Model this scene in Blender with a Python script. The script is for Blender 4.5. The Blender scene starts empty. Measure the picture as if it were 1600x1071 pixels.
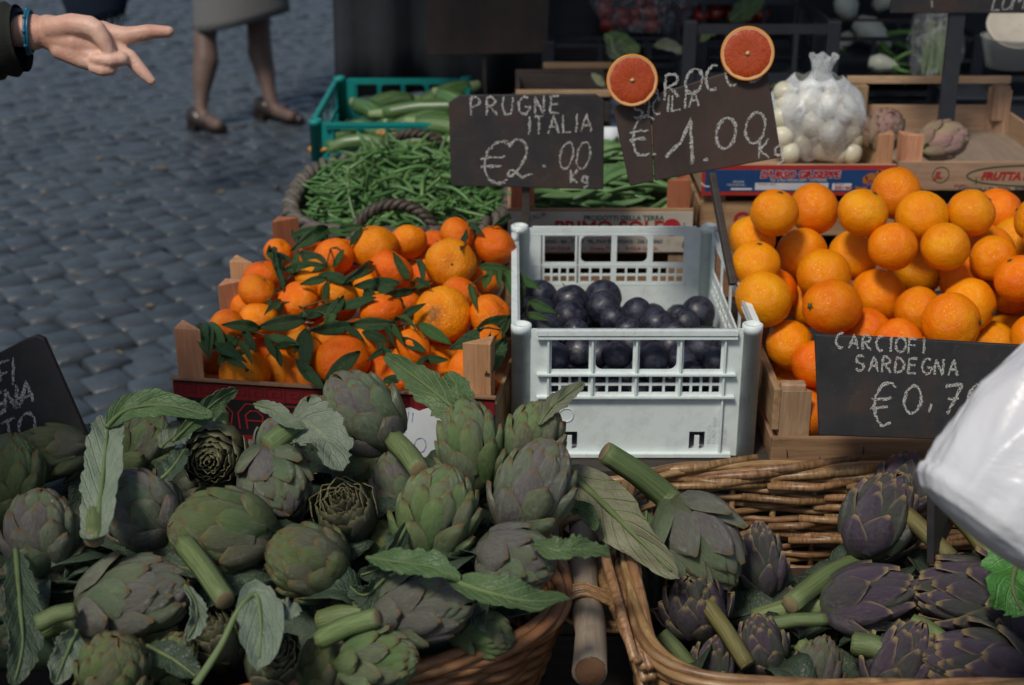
import bpy, bmesh, math, random
from mathutils import Vector, Matrix
from mathutils import noise as mnoise
R = math.radians
V = Vector
random.seed(7)
scn = bpy.context.scene
col = scn.collection

# ------------------------------------------------------------------ camera
FPX, PIT, CH = 2222.0, R(22), 1.55
cp, sp = math.cos(PIT), math.sin(PIT)
cam_d = bpy.data.cameras.new('camera'); cam = bpy.data.objects.new('camera', cam_d)
col.objects.link(cam); scn.camera = cam
cam.location = (0, 0, CH); cam.rotation_euler = (R(90) - PIT, 0, 0)
cam_d.lens = 50; cam_d.sensor_width = 36; cam_d.clip_start = .05; cam_d.clip_end = 400
cam_d.dof.use_dof = True; cam_d.dof.focus_distance = 2.04; cam_d.dof.aperture_fstop = 4.5

# ------------------------------------------------------------------ light
wd = bpy.data.worlds.new('World'); scn.world = wd; wd.use_nodes = True
wn = wd.node_tree.nodes; wl = wd.node_tree.links
sky = wn.new('ShaderNodeTexSky'); sky.sky_type = 'NISHITA'; sky.sun_disc = False
SUN_EL, SUN_AZ = R(54), R(212)          # azimuth clockwise from +Y: behind the camera
sky.sun_elevation = SUN_EL; sky.sun_rotation = SUN_AZ
sky.air_density = 1.0; sky.dust_density = 2.0
wl.new(sky.outputs[0], wn['Background'].inputs[0]); wn['Background'].inputs[1].default_value = .078
sun_d = bpy.data.lights.new('sun', 'SUN'); sun = bpy.data.objects.new('sun', sun_d); col.objects.link(sun)
sun_d.energy = 2.35; sun_d.angle = R(11); sun_d.color = (1, .93, .83)
sdir = V((math.sin(SUN_AZ) * math.cos(SUN_EL), math.cos(SUN_AZ) * math.cos(SUN_EL), math.sin(SUN_EL)))
sun.rotation_euler = sdir.to_track_quat('Z', 'Y').to_euler()
sun.location = sdir * 20
vs = scn.view_settings
scn.display_settings.display_device = 'sRGB'
vs.view_transform = 'Standard'; vs.look = 'None'; vs.exposure = 0.07; vs.gamma = 1; vs.use_curve_mapping = False

# ------------------------------------------------------------------ where things stand (from measured distances)
def ray(u, v):
    up = (535.5 - v) / FPX
    return V(((u - 800) / FPX, cp + up * sp, -sp + up * cp))
EYE = V((0, 0, CH))
def at(u, v, t): return EYE + ray(u, v) * t
def atz(u, v, z):
    r = ray(u, v); return EYE + r * ((z - CH) / r.z)
def aty(u, v, y):
    r = ray(u, v); return EYE + r * (y / r.y)
def depth_z(u, v, z): return (z - CH) / ray(u, v).z
def seen(p):
    d = p - EYE; t = d.y * cp - d.z * sp; up = d.y * sp + d.z * cp
    return 800 + d.x / t * FPX, 535.5 - up / t * FPX, t
AX_R, AX_U, AX_B = V((1, 0, 0)), V((0, sp, cp)), V((0, -cp, sp))   # right, up, toward the viewer
def rnd(a, b): return random.uniform(a, b)
ORD = ['first', 'second', 'third', 'fourth', 'fifth', 'sixth', 'seventh', 'eighth', 'ninth', 'tenth', 'eleventh', 'twelfth',
       'thirteenth', 'fourteenth', 'fifteenth', 'sixteenth', 'seventeenth', 'eighteenth', 'nineteenth', 'twentieth']

# ------------------------------------------------------------------ mesh builder
class MB:
    def __init__(s): s.v = []; s.f = []; s.t = []
    def add(s, vs_, fs, uv=None):
        k = len(s.v); s.v += [V(p) for p in vs_]
        s.t += uv if uv else [(0, 0)] * len(vs_)
        s.f += [tuple(i + k for i in f) for f in fs]; return s
    def box(s, c, size, rot=None):
        x, y, z = size[0] / 2, size[1] / 2, size[2] / 2
        p = [V((a * x, b * y, d * z)) for d in (-1, 1) for b in (-1, 1) for a in (-1, 1)]
        if rot is not None: p = [rot @ q for q in p]
        c = V(c)
        return s.add([q + c for q in p], [(0, 2, 3, 1), (4, 5, 7, 6), (0, 1, 5, 4), (2, 6, 7, 3), (0, 4, 6, 2), (1, 3, 7, 5)])
    def prism(s, poly, y0, y1):
        "outline in x,z pushed along y"
        n = len(poly)
        vs_ = [(p[0], y0, p[1]) for p in poly] + [(p[0], y1, p[1]) for p in poly]
        fs = [tuple(range(n)), tuple(range(2 * n - 1, n - 1, -1))] + [(i, i + n, (i + 1) % n + n, (i + 1) % n) for i in range(n)]
        return s.add(vs_, fs)
    def prism_z(s, poly, z0, z1):
        n = len(poly)
        vs_ = [(p[0], p[1], z0) for p in poly] + [(p[0], p[1], z1) for p in poly]
        fs = [tuple(range(n - 1, -1, -1)), tuple(range(n, 2 * n))] + [(i, (i + 1) % n, (i + 1) % n + n, i + n) for i in range(n)]
        return s.add(vs_, fs)
    def tube(s, pts, rad, seg=8, closed=False, cap=True, flat=1.0, flat_dir=None):
        pts = [V(p) for p in pts]; n = len(pts)
        if not hasattr(rad, '__len__'): rad = [rad] * n
        tan = []
        for i in range(n):
            a = pts[(i - 1) % n] if (closed or i) else pts[0]
            b = pts[(i + 1) % n] if (closed or i < n - 1) else pts[-1]
            d = b - a; tan.append(d.normalized() if d.length > 1e-9 else V((0, 0, 1)))
        ref = V(flat_dir) if flat_dir is not None else (V((0, 0, 1)) if abs(tan[0].z) < .9 else V((1, 0, 0)))
        nrm = (ref - tan[0] * ref.dot(tan[0])).normalized()
        vs_, uv = [], []
        for i in range(n):
            nrm = (nrm - tan[i] * nrm.dot(tan[i]))
            nrm = nrm.normalized() if nrm.length > 1e-6 else V((1, 0, 0))
            bi = tan[i].cross(nrm)
            for k in range(seg):
                a = 2 * math.pi * k / seg
                vs_.append(pts[i] + (nrm * math.cos(a) * flat + bi * math.sin(a)) * rad[i]); uv.append((k / seg, i / max(1, n - 1)))
        fs = []
        for i in range(n if closed else n - 1):
            j = (i + 1) % n
            for k in range(seg):
                l = (k + 1) % seg; fs.append((i * seg + k, i * seg + l, j * seg + l, j * seg + k))
        if cap and not closed:
            fs.append(tuple(range(seg - 1, -1, -1))); fs.append(tuple(range((n - 1) * seg, n * seg)))
        return s.add(vs_, fs, uv)
    def lathe(s, prof, seg=16, mat=None, squash=(1, 1)):
        "profile of (radius, z)"
        n = len(prof); vs_, uv = [], []
        for i, (r, z) in enumerate(prof):
            for k in range(seg):
                a = 2 * math.pi * k / seg
                p = V((r * math.cos(a) * squash[0], r * math.sin(a) * squash[1], z)); vs_.append(mat @ p if mat else p); uv.append((k / seg, i / (n - 1)))
        fs = [(i * seg + k, i * seg + (k + 1) % seg, (i + 1) * seg + (k + 1) % seg, (i + 1) * seg + k) for i in range(n - 1) for k in range(seg)]
        fs.append(tuple(range(seg - 1, -1, -1))); fs.append(tuple(range((n - 1) * seg, n * seg)))
        return s.add(vs_, fs, uv)
    def sheet(s, nu, nv, fn, th=.001):
        "a thin leaf-like skin with real thickness; fn(a,b) with a across in -1..1, b along in 0..1"
        g = [[V(fn(-1 + 2 * i / nu, j / nv)) for i in range(nu + 1)] for j in range(nv + 1)]
        nor = []
        for j in range(nv + 1):
            for i in range(nu + 1):
                du = g[j][min(i + 1, nu)] - g[j][max(i - 1, 0)]; dv = g[min(j + 1, nv)][i] - g[max(j - 1, 0)][i]
                q = du.cross(dv); nor.append(q.normalized() if q.length > 1e-12 else V((0, 0, 0)))
        w = nu + 1; m = w * (nv + 1)
        P = [p for row in g for p in row]
        uv = [(i / nu, j / nv) for j in range(nv + 1) for i in range(w)]
        vs_ = [p + n_ * th / 2 for p, n_ in zip(P, nor)] + [p - n_ * th / 2 for p, n_ in zip(P, nor)]
        fs = []
        for j in range(nv):
            for i in range(nu):
                a, b, c, d = j * w + i, j * w + i + 1, (j + 1) * w + i + 1, (j + 1) * w + i
                fs.append((a, b, c, d)); fs.append((a + m, d + m, c + m, b + m))
        edge = [(i) for i in range(w)] + [j * w + nu for j in range(1, nv + 1)] + [nv * w + i for i in range(nu - 1, -1, -1)] + [j * w for j in range(nv - 1, 0, -1)]
        for k in range(len(edge)):
            a, b = edge[k], edge[(k + 1) % len(edge)]; fs.append((a, a + m, b + m, b))
        return s.add(vs_, fs, uv + uv)
    def panel(s, w, h, th, holes, x0=0, z0=0, fillet=None):
        "upright panel w by h with openings (xa,xb,za,zb); lies in x,z with thickness along y from 0 to th"
        xs = sorted({round(q, 5) for q in [0, w] + [a for o in holes for a in o[:2]]}); zs = sorted({round(q, 5) for q in [0, h] + [a for o in holes for a in o[2:4]]})
        nx, nz = len(xs) - 1, len(zs) - 1
        full = [[not any(o[0] - 1e-5 < (xs[i] + xs[i + 1]) / 2 < o[1] + 1e-5 and o[2] - 1e-5 < (zs[j] + zs[j + 1]) / 2 < o[3] + 1e-5 for o in holes) for i in range(nx)] for j in range(nz)]
        vs_ = [(x0 + x, y, z0 + z) for y in (0, th) for z in zs for x in xs]; W_ = nx + 1; M_ = W_ * (nz + 1)
        fs = []
        ok = lambda i, j: 0 <= i < nx and 0 <= j < nz and full[j][i]
        for j in range(nz):
            for i in range(nx):
                if not full[j][i]: continue
                a, b, c, d = j * W_ + i, j * W_ + i + 1, (j + 1) * W_ + i + 1, (j + 1) * W_ + i
                fs += [(a, b, c, d), (a + M_, d + M_, c + M_, b + M_)]
                if not ok(i, j - 1): fs.append((a, a + M_, b + M_, b))
                if not ok(i, j + 1): fs.append((d, c, c + M_, d + M_))
                if not ok(i - 1, j): fs.append((a, d, d + M_, a + M_))
                if not ok(i + 1, j): fs.append((b, b + M_, c + M_, c))
        s.add(vs_, fs)
        for (cx, cz, dx, dz, r) in (fillet or []):          # rounded corner of an opening
            poly = [(x0 + cx, z0 + cz)] + [(x0 + cx + dx * r * (1 - math.sin(a * math.pi / 12)), z0 + cz + dz * r * (1 - math.cos(a * math.pi / 12))) for a in range(7)]
            if dx * dz > 0: poly = poly[::-1]
            s.prism(poly, 0, th)
        return s
    def mesh(s, name, smooth=True, merge=False):
        me = bpy.data.meshes.new(name)
        me.from_pydata([tuple(p) for p in s.v], [], s.f)
        if any(t != (0, 0) for t in s.t):
            l = me.uv_layers.new(name='UVMap')
            idx = [0] * len(me.loops); me.loops.foreach_get('vertex_index', idx)
            l.data.foreach_set('uv', [c for i in idx for c in s.t[i]])
        if merge:
            bm = bmesh.new(); bm.from_mesh(me); bmesh.ops.remove_doubles(bm, verts=bm.verts, dist=1e-5)
            bmesh.ops.recalc_face_normals(bm, faces=bm.faces); bm.to_mesh(me); bm.free()
        if smooth: me.polygons.foreach_set('use_smooth', [True] * len(me.polygons))
        me.update(); return me

def link(name, me, mat, parent=None):
    if mat and not me.materials: me.materials.append(mat)
    o = bpy.data.objects.new(name, me); col.objects.link(o)
    if parent: o.parent = parent
    return o
def obj(name, mb, mat, parent=None, smooth=True, bevel=0, merge=False):
    o = link(name, mb.mesh(name, smooth, merge or bevel > 0) if isinstance(mb, MB) else mb, mat, parent)
    if bevel:
        b = o.modifiers.new('edge', 'BEVEL'); b.width = bevel; b.segments = 2; b.limit_method = 'ANGLE'; b.angle_limit = R(40)
    return o
def tag(o, label=None, cat=None, group=None, kind=None):
    if label: o['label'] = label
    if cat: o['category'] = cat
    if group: o['group'] = group
    if kind: o['kind'] = kind
    return o
def thing(name, label, cat, loc=(0, 0, 0), rot=(0, 0, 0), group=None):
    o = bpy.data.objects.new(name, None); col.objects.link(o); o.empty_display_size = .02
    o.location = loc; o.rotation_euler = rot
    return tag(o, label, cat, group)

# ------------------------------------------------------------------ materials
class NT:
    def __init__(s, name, rough=.5, spec=.5, base=None):
        s.m = bpy.data.materials.new(name); s.m.use_nodes = True
        s.t = s.m.node_tree; s.b = s.t.nodes['Principled BSDF']
        s.set('Roughness', rough); s.set('Specular IOR Level', spec)
        if base: s.set('Base Color', base)
        s._tc = None; s._oi = None
    def node(s, kind, **kw):
        n = s.t.nodes.new(kind)
        for k, v in kw.items(): setattr(n, k, v)
        return n
    def put(s, sock, v):
        if hasattr(v, 'is_linked') or isinstance(v, bpy.types.NodeSocket): s.t.links.new(v, sock)
        elif isinstance(v, tuple) and len(v) == 3 and sock.type == 'RGBA': sock.default_value = (*v, 1)
        else: sock.default_value = v
    def set(s, k, v): s.put(s.b.inputs[k], v)
    def co(s, which='Object'):
        if not s._tc: s._tc = s.node('ShaderNodeTexCoord')
        return s._tc.outputs[which]
    def random(s):
        if not s._oi: s._oi = s.node('ShaderNodeObjectInfo')
        return s._oi.outputs['Random']
    def math(s, op, a, b=0.0, clamp=False):
        n = s.node('ShaderNodeMath', operation=op, use_clamp=clamp); s.put(n.inputs[0], a); s.put(n.inputs[1], b); return n.outputs[0]
    def scaled(s, sc, which='Object'):
        n = s.node('ShaderNodeMapping'); s.put(n.inputs['Vector'], s.co(which)); n.inputs['Scale'].default_value = sc; return n.outputs[0]
    def noise(s, scale, detail=3, rough=.55, vec=None, seed=True, dist=0):
        n = s.node('ShaderNodeTexNoise', noise_dimensions='4D' if seed else '3D')
        s.put(n.inputs['Vector'], vec if vec is not None else s.co())
        n.inputs['Scale'].default_value = scale; n.inputs['Detail'].default_value = detail; n.inputs['Roughness'].default_value = rough; n.inputs['Distortion'].default_value = dist
        if seed: s.put(n.inputs['W'], s.math('MULTIPLY', s.random(), 57.0))
        return n.outputs['Fac']
    def ramp(s, fac, *stops):
        n = s.node('ShaderNodeValToRGB'); e = n.color_ramp.elements
        while len(e) < len(stops): e.new(.5)
        for el, (p, c) in zip(e, stops): el.position = p; el.color = (*c, 1) if hasattr(c, '__len__') else (c, c, c, 1)
        s.put(n.inputs[0], fac); return n.outputs[0]
    def mix(s, f, a, b, mode='MIX'):
        n = s.node('ShaderNodeMix', data_type='RGBA', blend_type=mode)
        s.put(n.inputs[0], f); s.put(n.inputs[6], a); s.put(n.inputs[7], b); return n.outputs[2]
    def bump(s, h, strength=.3, dist=.002):
        n = s.node('ShaderNodeBump'); s.put(n.inputs['Height'], h); n.inputs['Strength'].default_value = strength; n.inputs['Distance'].default_value = dist
        s.set('Normal', n.outputs[0])
    def hsv(s, c, h=.5, sat=1., v=1.):
        n = s.node('ShaderNodeHueSaturation'); s.put(n.inputs['Color'], c); s.put(n.inputs['Hue'], h); s.put(n.inputs['Saturation'], sat); s.put(n.inputs['Value'], v); return n.outputs[0]
    def vary(s, c, dv=.25, dh=.02):
        r = s.random()
        return s.hsv(c, s.math('ADD', s.math('MULTIPLY', s.math('FRACT', s.math('MULTIPLY', r, 7.31)), dh), .5 - dh / 2), 1.0, s.math('ADD', s.math('MULTIPLY', r, dv), 1 - dv / 2))
    def uvxy(s):
        n = s.node('ShaderNodeSeparateXYZ'); s.put(n.inputs[0], s.co('UV')); return n.outputs[0], n.outputs[1]

def plain(name, c, rough=.5, spec=.5, dv=.1, bump=0, bscale=60, dirt=None):
    n = NT(name, rough, spec)
    k = n.ramp(n.noise(9, 5), (.3, tuple(x * .82 for x in c)), (.7, tuple(min(1, x * 1.12) for x in c)))
    if dirt: k = n.mix(n.ramp(n.noise(26, 6, .7), (.56, 0.), (.78, 1.)), k, dirt)
    n.set('Base Color', n.vary(k, dv, .01))
    if bump: n.bump(n.noise(bscale, 4), bump, .002)
    return n.m
def wood(name, c0, c1, axis='x', rough=.65, scale=1.0, stain=.25):
    n = NT(name, rough, .3)
    sc = {'x': (3, 40, 40), 'y': (40, 3, 40), 'z': (40, 40, 3)}[axis]
    v = n.scaled(tuple(q * scale for q in sc))
    g = n.noise(1.6, 5, .6, v, dist=.6)
    f = n.noise(7, 3, .6, v)
    k = n.mix(n.ramp(g, (.35, 0.), (.65, 1.)), c0, c1)
    k = n.mix(n.ramp(f, (.45, 0.), (.8, .5)), k, tuple(q * .45 for q in c0))
    k = n.mix(n.ramp(n.noise(14, 5, .65), (.55, 0.), (.8, stain * 2)), k, tuple(q * .35 for q in c0))
    n.set('Base Color', n.vary(k, .3, .02)); n.bump(f, .25, .001)
    return n.m
M = {}
def citrus(name, cs, pore, rough, lump):
    n = NT(name, rough, .5)
    big = n.noise(1.1, 3)
    k = n.ramp(big, (.3, cs[0]), (.5, cs[1]), (.72, cs[2]))
    k = n.mix(n.ramp(n.noise(5, 6, .72), (.60, 0.), (.78, .5)), k, (.42, .15, .02))
    n.set('Base Color', n.vary(k, .22, .026))
    vo = n.node('ShaderNodeTexVoronoi'); n.put(vo.inputs['Vector'], n.co()); vo.inputs['Scale'].default_value = pore
    n.bump(n.math('ADD', n.ramp(vo.outputs['Distance'], (.0, 0.), (.6, 1.)), n.math('MULTIPLY', n.noise(3.0, 3), lump)), .34, .035)
    n.set('Roughness', n.ramp(n.noise(3, 3), (.3, rough - .06), (.7, rough + .12)))
    n.set('Specular IOR Level', .28)
    return n.m
M['orange'] = citrus('orange_peel', [(.78, .175, .001), (.84, .235, .002), (.86, .31, .003)], 30, .30, .7)
M['mandarin'] = citrus('mandarin_peel', [(.74, .140, .001), (.80, .185, .002), (.80, .25, .004)], 26, .36, 1.5)
n = NT('plum_skin', .38, .5)
k = n.ramp(n.noise(1.2, 3), (.3, (.008, .007, .013)), (.6, (.012, .011, .022)), (.82, (.035, .012, .018)))
k = n.mix(n.ramp(n.noise(1.7, 6, .7, dist=1.0), (.42, 0.), (.70, .75)), k, (.050, .064, .098))
k = n.mix(n.ramp(n.noise(16, 2), (.68, 0.), (.74, .5)), k, (.25, .25, .3))
n.set('Base Color', k); n.set('Roughness', n.ramp(n.noise(1.7, 6, .7, dist=1.0), (.4, .30), (.64, .75))); M['plum'] = n.m
M['wood_x'] = wood('pale_poplar', (.36, .23, .13), (.48, .33, .20), 'x')
M['wood_y'] = wood('pale_poplar_side', (.36, .23, .13), (.48, .33, .20), 'y')
M['wood_z'] = wood('pine_post', (.40, .19, .095), (.54, .29, .155), 'z', stain=.12)
M['redwood_z'] = wood('reddish_post', (.30, .09, .045), (.40, .14, .07), 'z', stain=.1)
M['oldwood_x'] = wood('weathered_board', (.25, .14, .075), (.38, .23, .13), 'x', stain=.5)
M['oldwood_y'] = wood('weathered_side', (.25, .15, .08), (.40, .25, .14), 'y', stain=.5)
M['oldwood_z'] = wood('weathered_post', (.25, .16, .09), (.42, .28, .17), 'z', stain=.5)
M['darkwood'] = wood('dark_table_wood', (.035, .028, .024), (.06, .048, .04), 'x')
M['ply'] = wood('plywood_floor', (.20, .15, .115), (.26, .20, .155), 'y', stain=.15)
def plastic(name, c, dirt):
    n = NT(name, .42, .5)
    k = n.mix(n.ramp(n.noise(30, 7, .72), (.48, 0.), (.80, .60)), c, dirt)
    k = n.mix(n.ramp(n.noise(160, 3, .6, n.scaled((1, 1, .12))), (.66, 0.), (.74, .5)), k, tuple(q * .5 for q in dirt))
    n.set('Base Color', k); n.bump(n.noise(220, 3), .08, .001)
    return n.m
M['white_pl'] = plastic('white_plastic', (.69, .77, .755), (.38, .38, .33))
M['teal_pl'] = plastic('teal_plastic', (.004, .235, .215), (.01, .12, .11))
M['black_pl'] = plastic('black_plastic', (.024, .028, .036), (.05, .052, .056))
M['rust'] = plain('rusty_nail', (.05, .03, .022), .6)
n = NT('chalkboard', .62, .35)
k = n.ramp(n.noise(9, 6, .65), (.3, (.016, .016, .018)), (.5, (.028, .027, .028)), (.70, (.060, .036, .026)))
k = n.mix(n.ramp(n.noise(70, 6, .75), (.56, 0.), (.85, .35)), k, (.14, .125, .115))
n.set('Base Color', k); n.bump(n.noise(90, 5, .6, n.scaled((.3, 1, 1))), .3, .001); M['board'] = n.m
n = NT('brown_chalkboard', .62, .35)
k = n.ramp(n.noise(8, 6, .65, n.scaled((1, 1, .5))), (.3, (.020, .015, .013)), (.5, (.046, .031, .025)), (.75, (.075, .044, .032)))
k = n.mix(n.ramp(n.noise(60, 6, .75), (.56, 0.), (.85, .3)), k, (.13, .105, .09))
n.set('Base Color', k); n.bump(n.noise(90, 5, .6, n.scaled((.3, 1, 1))), .3, .001); M['board_brown'] = n.m
def chalk(name, c, lo, hi, alpha=True):
    n = NT(name, .9, .1, c)
    n.set('Alpha', n.ramp(n.noise(430, 2, .6), (lo, 0.), (hi, .95))); return n.m
M['chalk'] = chalk('chalk', (.50, .50, .47), .36, .62)
M['chalk_soft'] = chalk('faint_chalk', (.50, .50, .49), .42, .62)
M['ink'] = NT('blue_pen', .6, .2, (.03, .12, .30)).m
M['paper'] = plain('white_card', (.62, .66, .68), .7, .2, .02)
def ink(name, c): return plain(name, c, .6, .3, .02)
M['red'] = ink('red_print', (.36, .02, .022)); M['blue'] = ink('blue_print', (.012, .055, .16)); M['white_ink'] = ink('white_print', (.55, .56, .56))
M['blue_ink'] = ink('dark_blue_print', (.02, .05, .10)); M['green_ink'] = ink('green_print', (.02, .07, .03)); M['cream'] = plain('cream_label', (.44, .40, .34), .6, .3, .05, 0, 60, (.26, .22, .17))
M['black_card'] = plain('black_card', (.014, .013, .014), .5, .4, .05); M['darkred'] = ink('dark_red_print', (.20, .012, .016)); M['orange_ink'] = ink('orange_print', (.4, .13, .03))

def bract_mat(name, base, tip, purple, amount, brown=(.16, .10, .035), edge=.28):
    n = NT(name, .48, .55)
    u, v = n.uvxy()
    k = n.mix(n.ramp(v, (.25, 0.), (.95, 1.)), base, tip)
    st = n.noise(4, 5, .65, n.scaled((7, 1.6, 1), 'UV'))
    pm = n.math('ADD', n.math('MULTIPLY', n.random(), .55), n.math('MULTIPLY', st, .75))
    k = n.mix(n.ramp(pm, (.72 - amount, 0.), (1.15 - amount if amount < .5 else .75, .85)), k, purple)
    fine = n.noise(6, 3, .6, n.scaled((26, 1.0, 1), 'UV'))
    k = n.mix(n.ramp(fine, (.45, 0.), (.72, .5)), k, tuple(min(1, q * 1.9 + .02) for q in tip))
    k = n.mix(n.ramp(n.noise(7, 6, .72), (.56, 0.), (.74, .65)), k, tuple(q * .5 for q in brown))
    ed = n.math('ABSOLUTE', n.math('SUBTRACT', u, .5))
    k = n.mix(n.math('MULTIPLY', n.ramp(ed, (.38, 0.), (.48, edge)), n.ramp(v, (.45, 0.), (.8, 1.))), k, tuple(min(1, q * 1.5 + .02) for q in brown))
    k = n.mix(n.ramp(v, (.88, 0.), (.985, .9)), k, brown)
    n.set('Base Color', n.vary(k, .45, .03)); n.bump(n.math('ADD', fine, n.noise(14, 4)), .55, .012)
    n.set('Roughness', n.ramp(st, (.3, .30), (.7, .50)))
    return n.m
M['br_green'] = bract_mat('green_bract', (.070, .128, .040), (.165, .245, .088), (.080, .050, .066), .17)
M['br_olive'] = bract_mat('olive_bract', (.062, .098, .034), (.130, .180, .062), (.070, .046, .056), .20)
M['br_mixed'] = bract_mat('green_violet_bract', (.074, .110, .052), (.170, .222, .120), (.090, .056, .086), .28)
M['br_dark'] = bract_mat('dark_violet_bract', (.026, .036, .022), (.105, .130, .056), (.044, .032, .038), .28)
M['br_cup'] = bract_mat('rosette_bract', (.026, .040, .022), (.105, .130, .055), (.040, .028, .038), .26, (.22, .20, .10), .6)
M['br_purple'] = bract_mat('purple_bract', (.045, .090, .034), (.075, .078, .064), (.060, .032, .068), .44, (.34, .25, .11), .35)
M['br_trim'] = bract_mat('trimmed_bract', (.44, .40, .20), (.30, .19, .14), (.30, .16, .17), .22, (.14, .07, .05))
M['core'] = plain('inner_bracts', (.055, .065, .028), .7)
n = NT('artichoke_stem', .55, .35)
rib = n.noise(4, 3, .6, n.scaled((14, .7, 1), 'UV'))
k = n.ramp(rib, (.3, (.070, .105, .035)), (.55, (.135, .185, .070)), (.8, (.21, .25, .13)))
k = n.mix(n.ramp(n.noise(30, 4), (.58, 0.), (.8, .6)), k, (.09, .07, .025))
n.set('Base Color', n.vary(k, .3, .03)); n.bump(rib, .5, .002); M['stem'] = n.m
n = NT('old_stem', .6, .35)
rib = n.noise(4, 3, .6, n.scaled((14, .7, 1), 'UV'))
k = n.ramp(rib, (.3, (.085, .060, .022)), (.55, (.17, .16, .05)), (.8, (.20, .20, .07)))
n.set('Base Color', n.vary(k, .3, .03)); n.bump(rib, .5, .002); M['stem_old'] = n.m
M['cut'] = plain('cut_stem', (.19, .15, .08), .75, .3, .2, .4, 200)
def leaf_mat(name, c0, c1, vein, rough=.5, back=None, vs_=(1, 1), trans=.0, vein_amt=.7):
    n = NT(name, rough, .4)
    u, v = n.uvxy()
    a = n.math('ABSOLUTE', n.math('SUBTRACT', u, .5))
    w = n.node('ShaderNodeTexWave', wave_type='BANDS', bands_direction='Y')
    comb = n.node('ShaderNodeCombineXYZ'); n.put(comb.inputs[1], n.math('SUBTRACT', n.math('MULTIPLY', v, 1.0), n.math('MULTIPLY', a, .55)))
    n.put(comb.inputs[0], n.math('MULTIPLY', u, .2))
    n.put(w.inputs['Vector'], comb.outputs[0]); w.inputs['Scale'].default_value = 2.6; w.inputs['Distortion'].default_value = 1.6; w.inputs['Detail'].default_value = 2
    ve = n.ramp(w.outputs['Fac'], (.86, 0.), (.97, 1.))
    k = n.mix(n.ramp(n.noise(28, 5, .65), (.3, 0.), (.7, 1.)), c0, c1)
    k = n.mix(n.math('MULTIPLY', ve, vein_amt), k, vein)
    k = n.mix(n.ramp(a, (.0, .8), (.05, 0.)), k, vein)
    vo = n.node('ShaderNodeTexVoronoi', feature='DISTANCE_TO_EDGE'); n.put(vo.inputs['Vector'], n.scaled((5, 11, 1), 'UV')); vo.inputs['Scale'].default_value = 1.6
    net = n.ramp(vo.outputs['Distance'], (.0, 1.), (.09, 0.))
    k = n.mix(n.math('MULTIPLY', net, .07), k, vein)
    k = n.mix(n.ramp(n.noise(50, 6, .75), (.62, 0.), (.80, .45)), k, (.07, .06, .025))
    n.set('Base Color', n.vary(k, .35, .03))
    n.bump(n.math('ADD', n.math('ADD', n.math('MULTIPLY', ve, -.7), n.math('MULTIPLY', net, -.18)), n.noise(40, 6, .7)), .7, .004)
    return n.m
M['leaf_pale'] = leaf_mat('pale_artichoke_leaf', (.115, .155, .11), (.185, .225, .165), (.21, .25, .16), .65)
M['leaf_green'] = leaf_mat('green_artichoke_leaf', (.045, .085, .028), (.085, .14, .05), (.15, .20, .09), .5)
M['leaf_grey'] = leaf_mat('grey_artichoke_leaf', (.12, .125, .08), (.19, .19, .125), (.14, .19, .07), .65)
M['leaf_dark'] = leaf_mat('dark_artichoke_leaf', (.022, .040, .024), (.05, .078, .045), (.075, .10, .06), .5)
M['leaf_lettuce'] = leaf_mat('crinkled_bright_leaf', (.055, .16, .028), (.10, .25, .045), (.16, .30, .09), .45)
M['leaf_citrus'] = leaf_mat('mandarin_leaf', (.014, .042, .013), (.028, .075, .022), (.06, .11, .04), .33, vein_amt=.3)
M['leaf_citrus2'] = leaf_mat('young_mandarin_leaf', (.028, .075, .016), (.05, .11, .026), (.08, .14, .05), .36, vein_amt=.3)
M['twig'] = plain('mandarin_twig', (.045, .06, .02), .6)
M['calyx'] = plain('orange_calyx', (.06, .075, .03), .8, .2, .2, .5, 400)
def cane(name, c0, c1, c2, rough):
    n = NT(name, rough, .45)
    v = n.scaled((1, 18, 1), 'UV'); g = n.noise(3, 4, .6, v)
    k = n.ramp(g, (.3, c0), (.5, c1), (.75, c2))
    k = n.mix(n.ramp(n.noise(35, 5, .65), (.55, 0.), (.75, .75)), k, tuple(q * .4 for q in c0))
    n.set('Base Color', n.vary(k, .5, .02)); n.bump(n.noise(140, 4), .3, .001)
    return n.m
M['cane'] = cane('wicker_cane', (.12, .062, .024), (.24, .132, .058), (.40, .27, .14), .40)
M['cane2'] = cane('left_wicker_cane', (.14, .062, .022), (.24, .115, .045), (.34, .19, .09), .45)
M['cane_dark'] = cane('dark_wicker', (.022, .015, .011), (.05, .036, .026), (.11, .09, .07), .6)
M['cane_grey'] = cane('grey_wicker', (.05, .043, .035), (.12, .105, .085), (.2, .18, .15), .6)
M['pole'] = wood('peeled_pole', (.22, .17, .12), (.34, .27, .20), 'y', .55, .6, .3)
M['pole_end'] = plain('sawn_pole_end', (.15, .075, .04), .8, .2, .1, .5, 200, (.05, .02, .012))
M['bean'] = None
n = NT('green_bean', .42, .45)
k = n.ramp(n.noise(14, 4), (.3, (.055, .13, .035)), (.7, (.11, .22, .07))); n.set('Base Color', n.vary(k, .55, .03)); n.bump(n.noise(90, 2), .15, .002); M['bean'] = n.m
n = NT('flat_bean', .45, .45)
k = n.ramp(n.noise(14, 4), (.3, (.085, .17, .06)), (.7, (.14, .25, .095))); n.set('Base Color', n.vary(k, .4, .02)); n.bump(n.noise(60, 2), .2, .003); M['flatbean'] = n.m
n = NT('courgette', .35, .5)
st = n.noise(3, 3, .6, n.scaled((16, .6, 1), 'UV'))
k = n.ramp(st, (.35, (.035, .085, .022)), (.52, (.075, .155, .045)), (.7, (.20, .29, .13))); n.set('Base Color', n.vary(k, .4, .02)); M['courgette'] = n.m
M['blossom'] = plain('courgette_blossom', (.42, .20, .04), .6, .3, .4)
M['courg_end'] = plain('courgette_stalk', (.20, .28, .12), .6)
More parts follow.
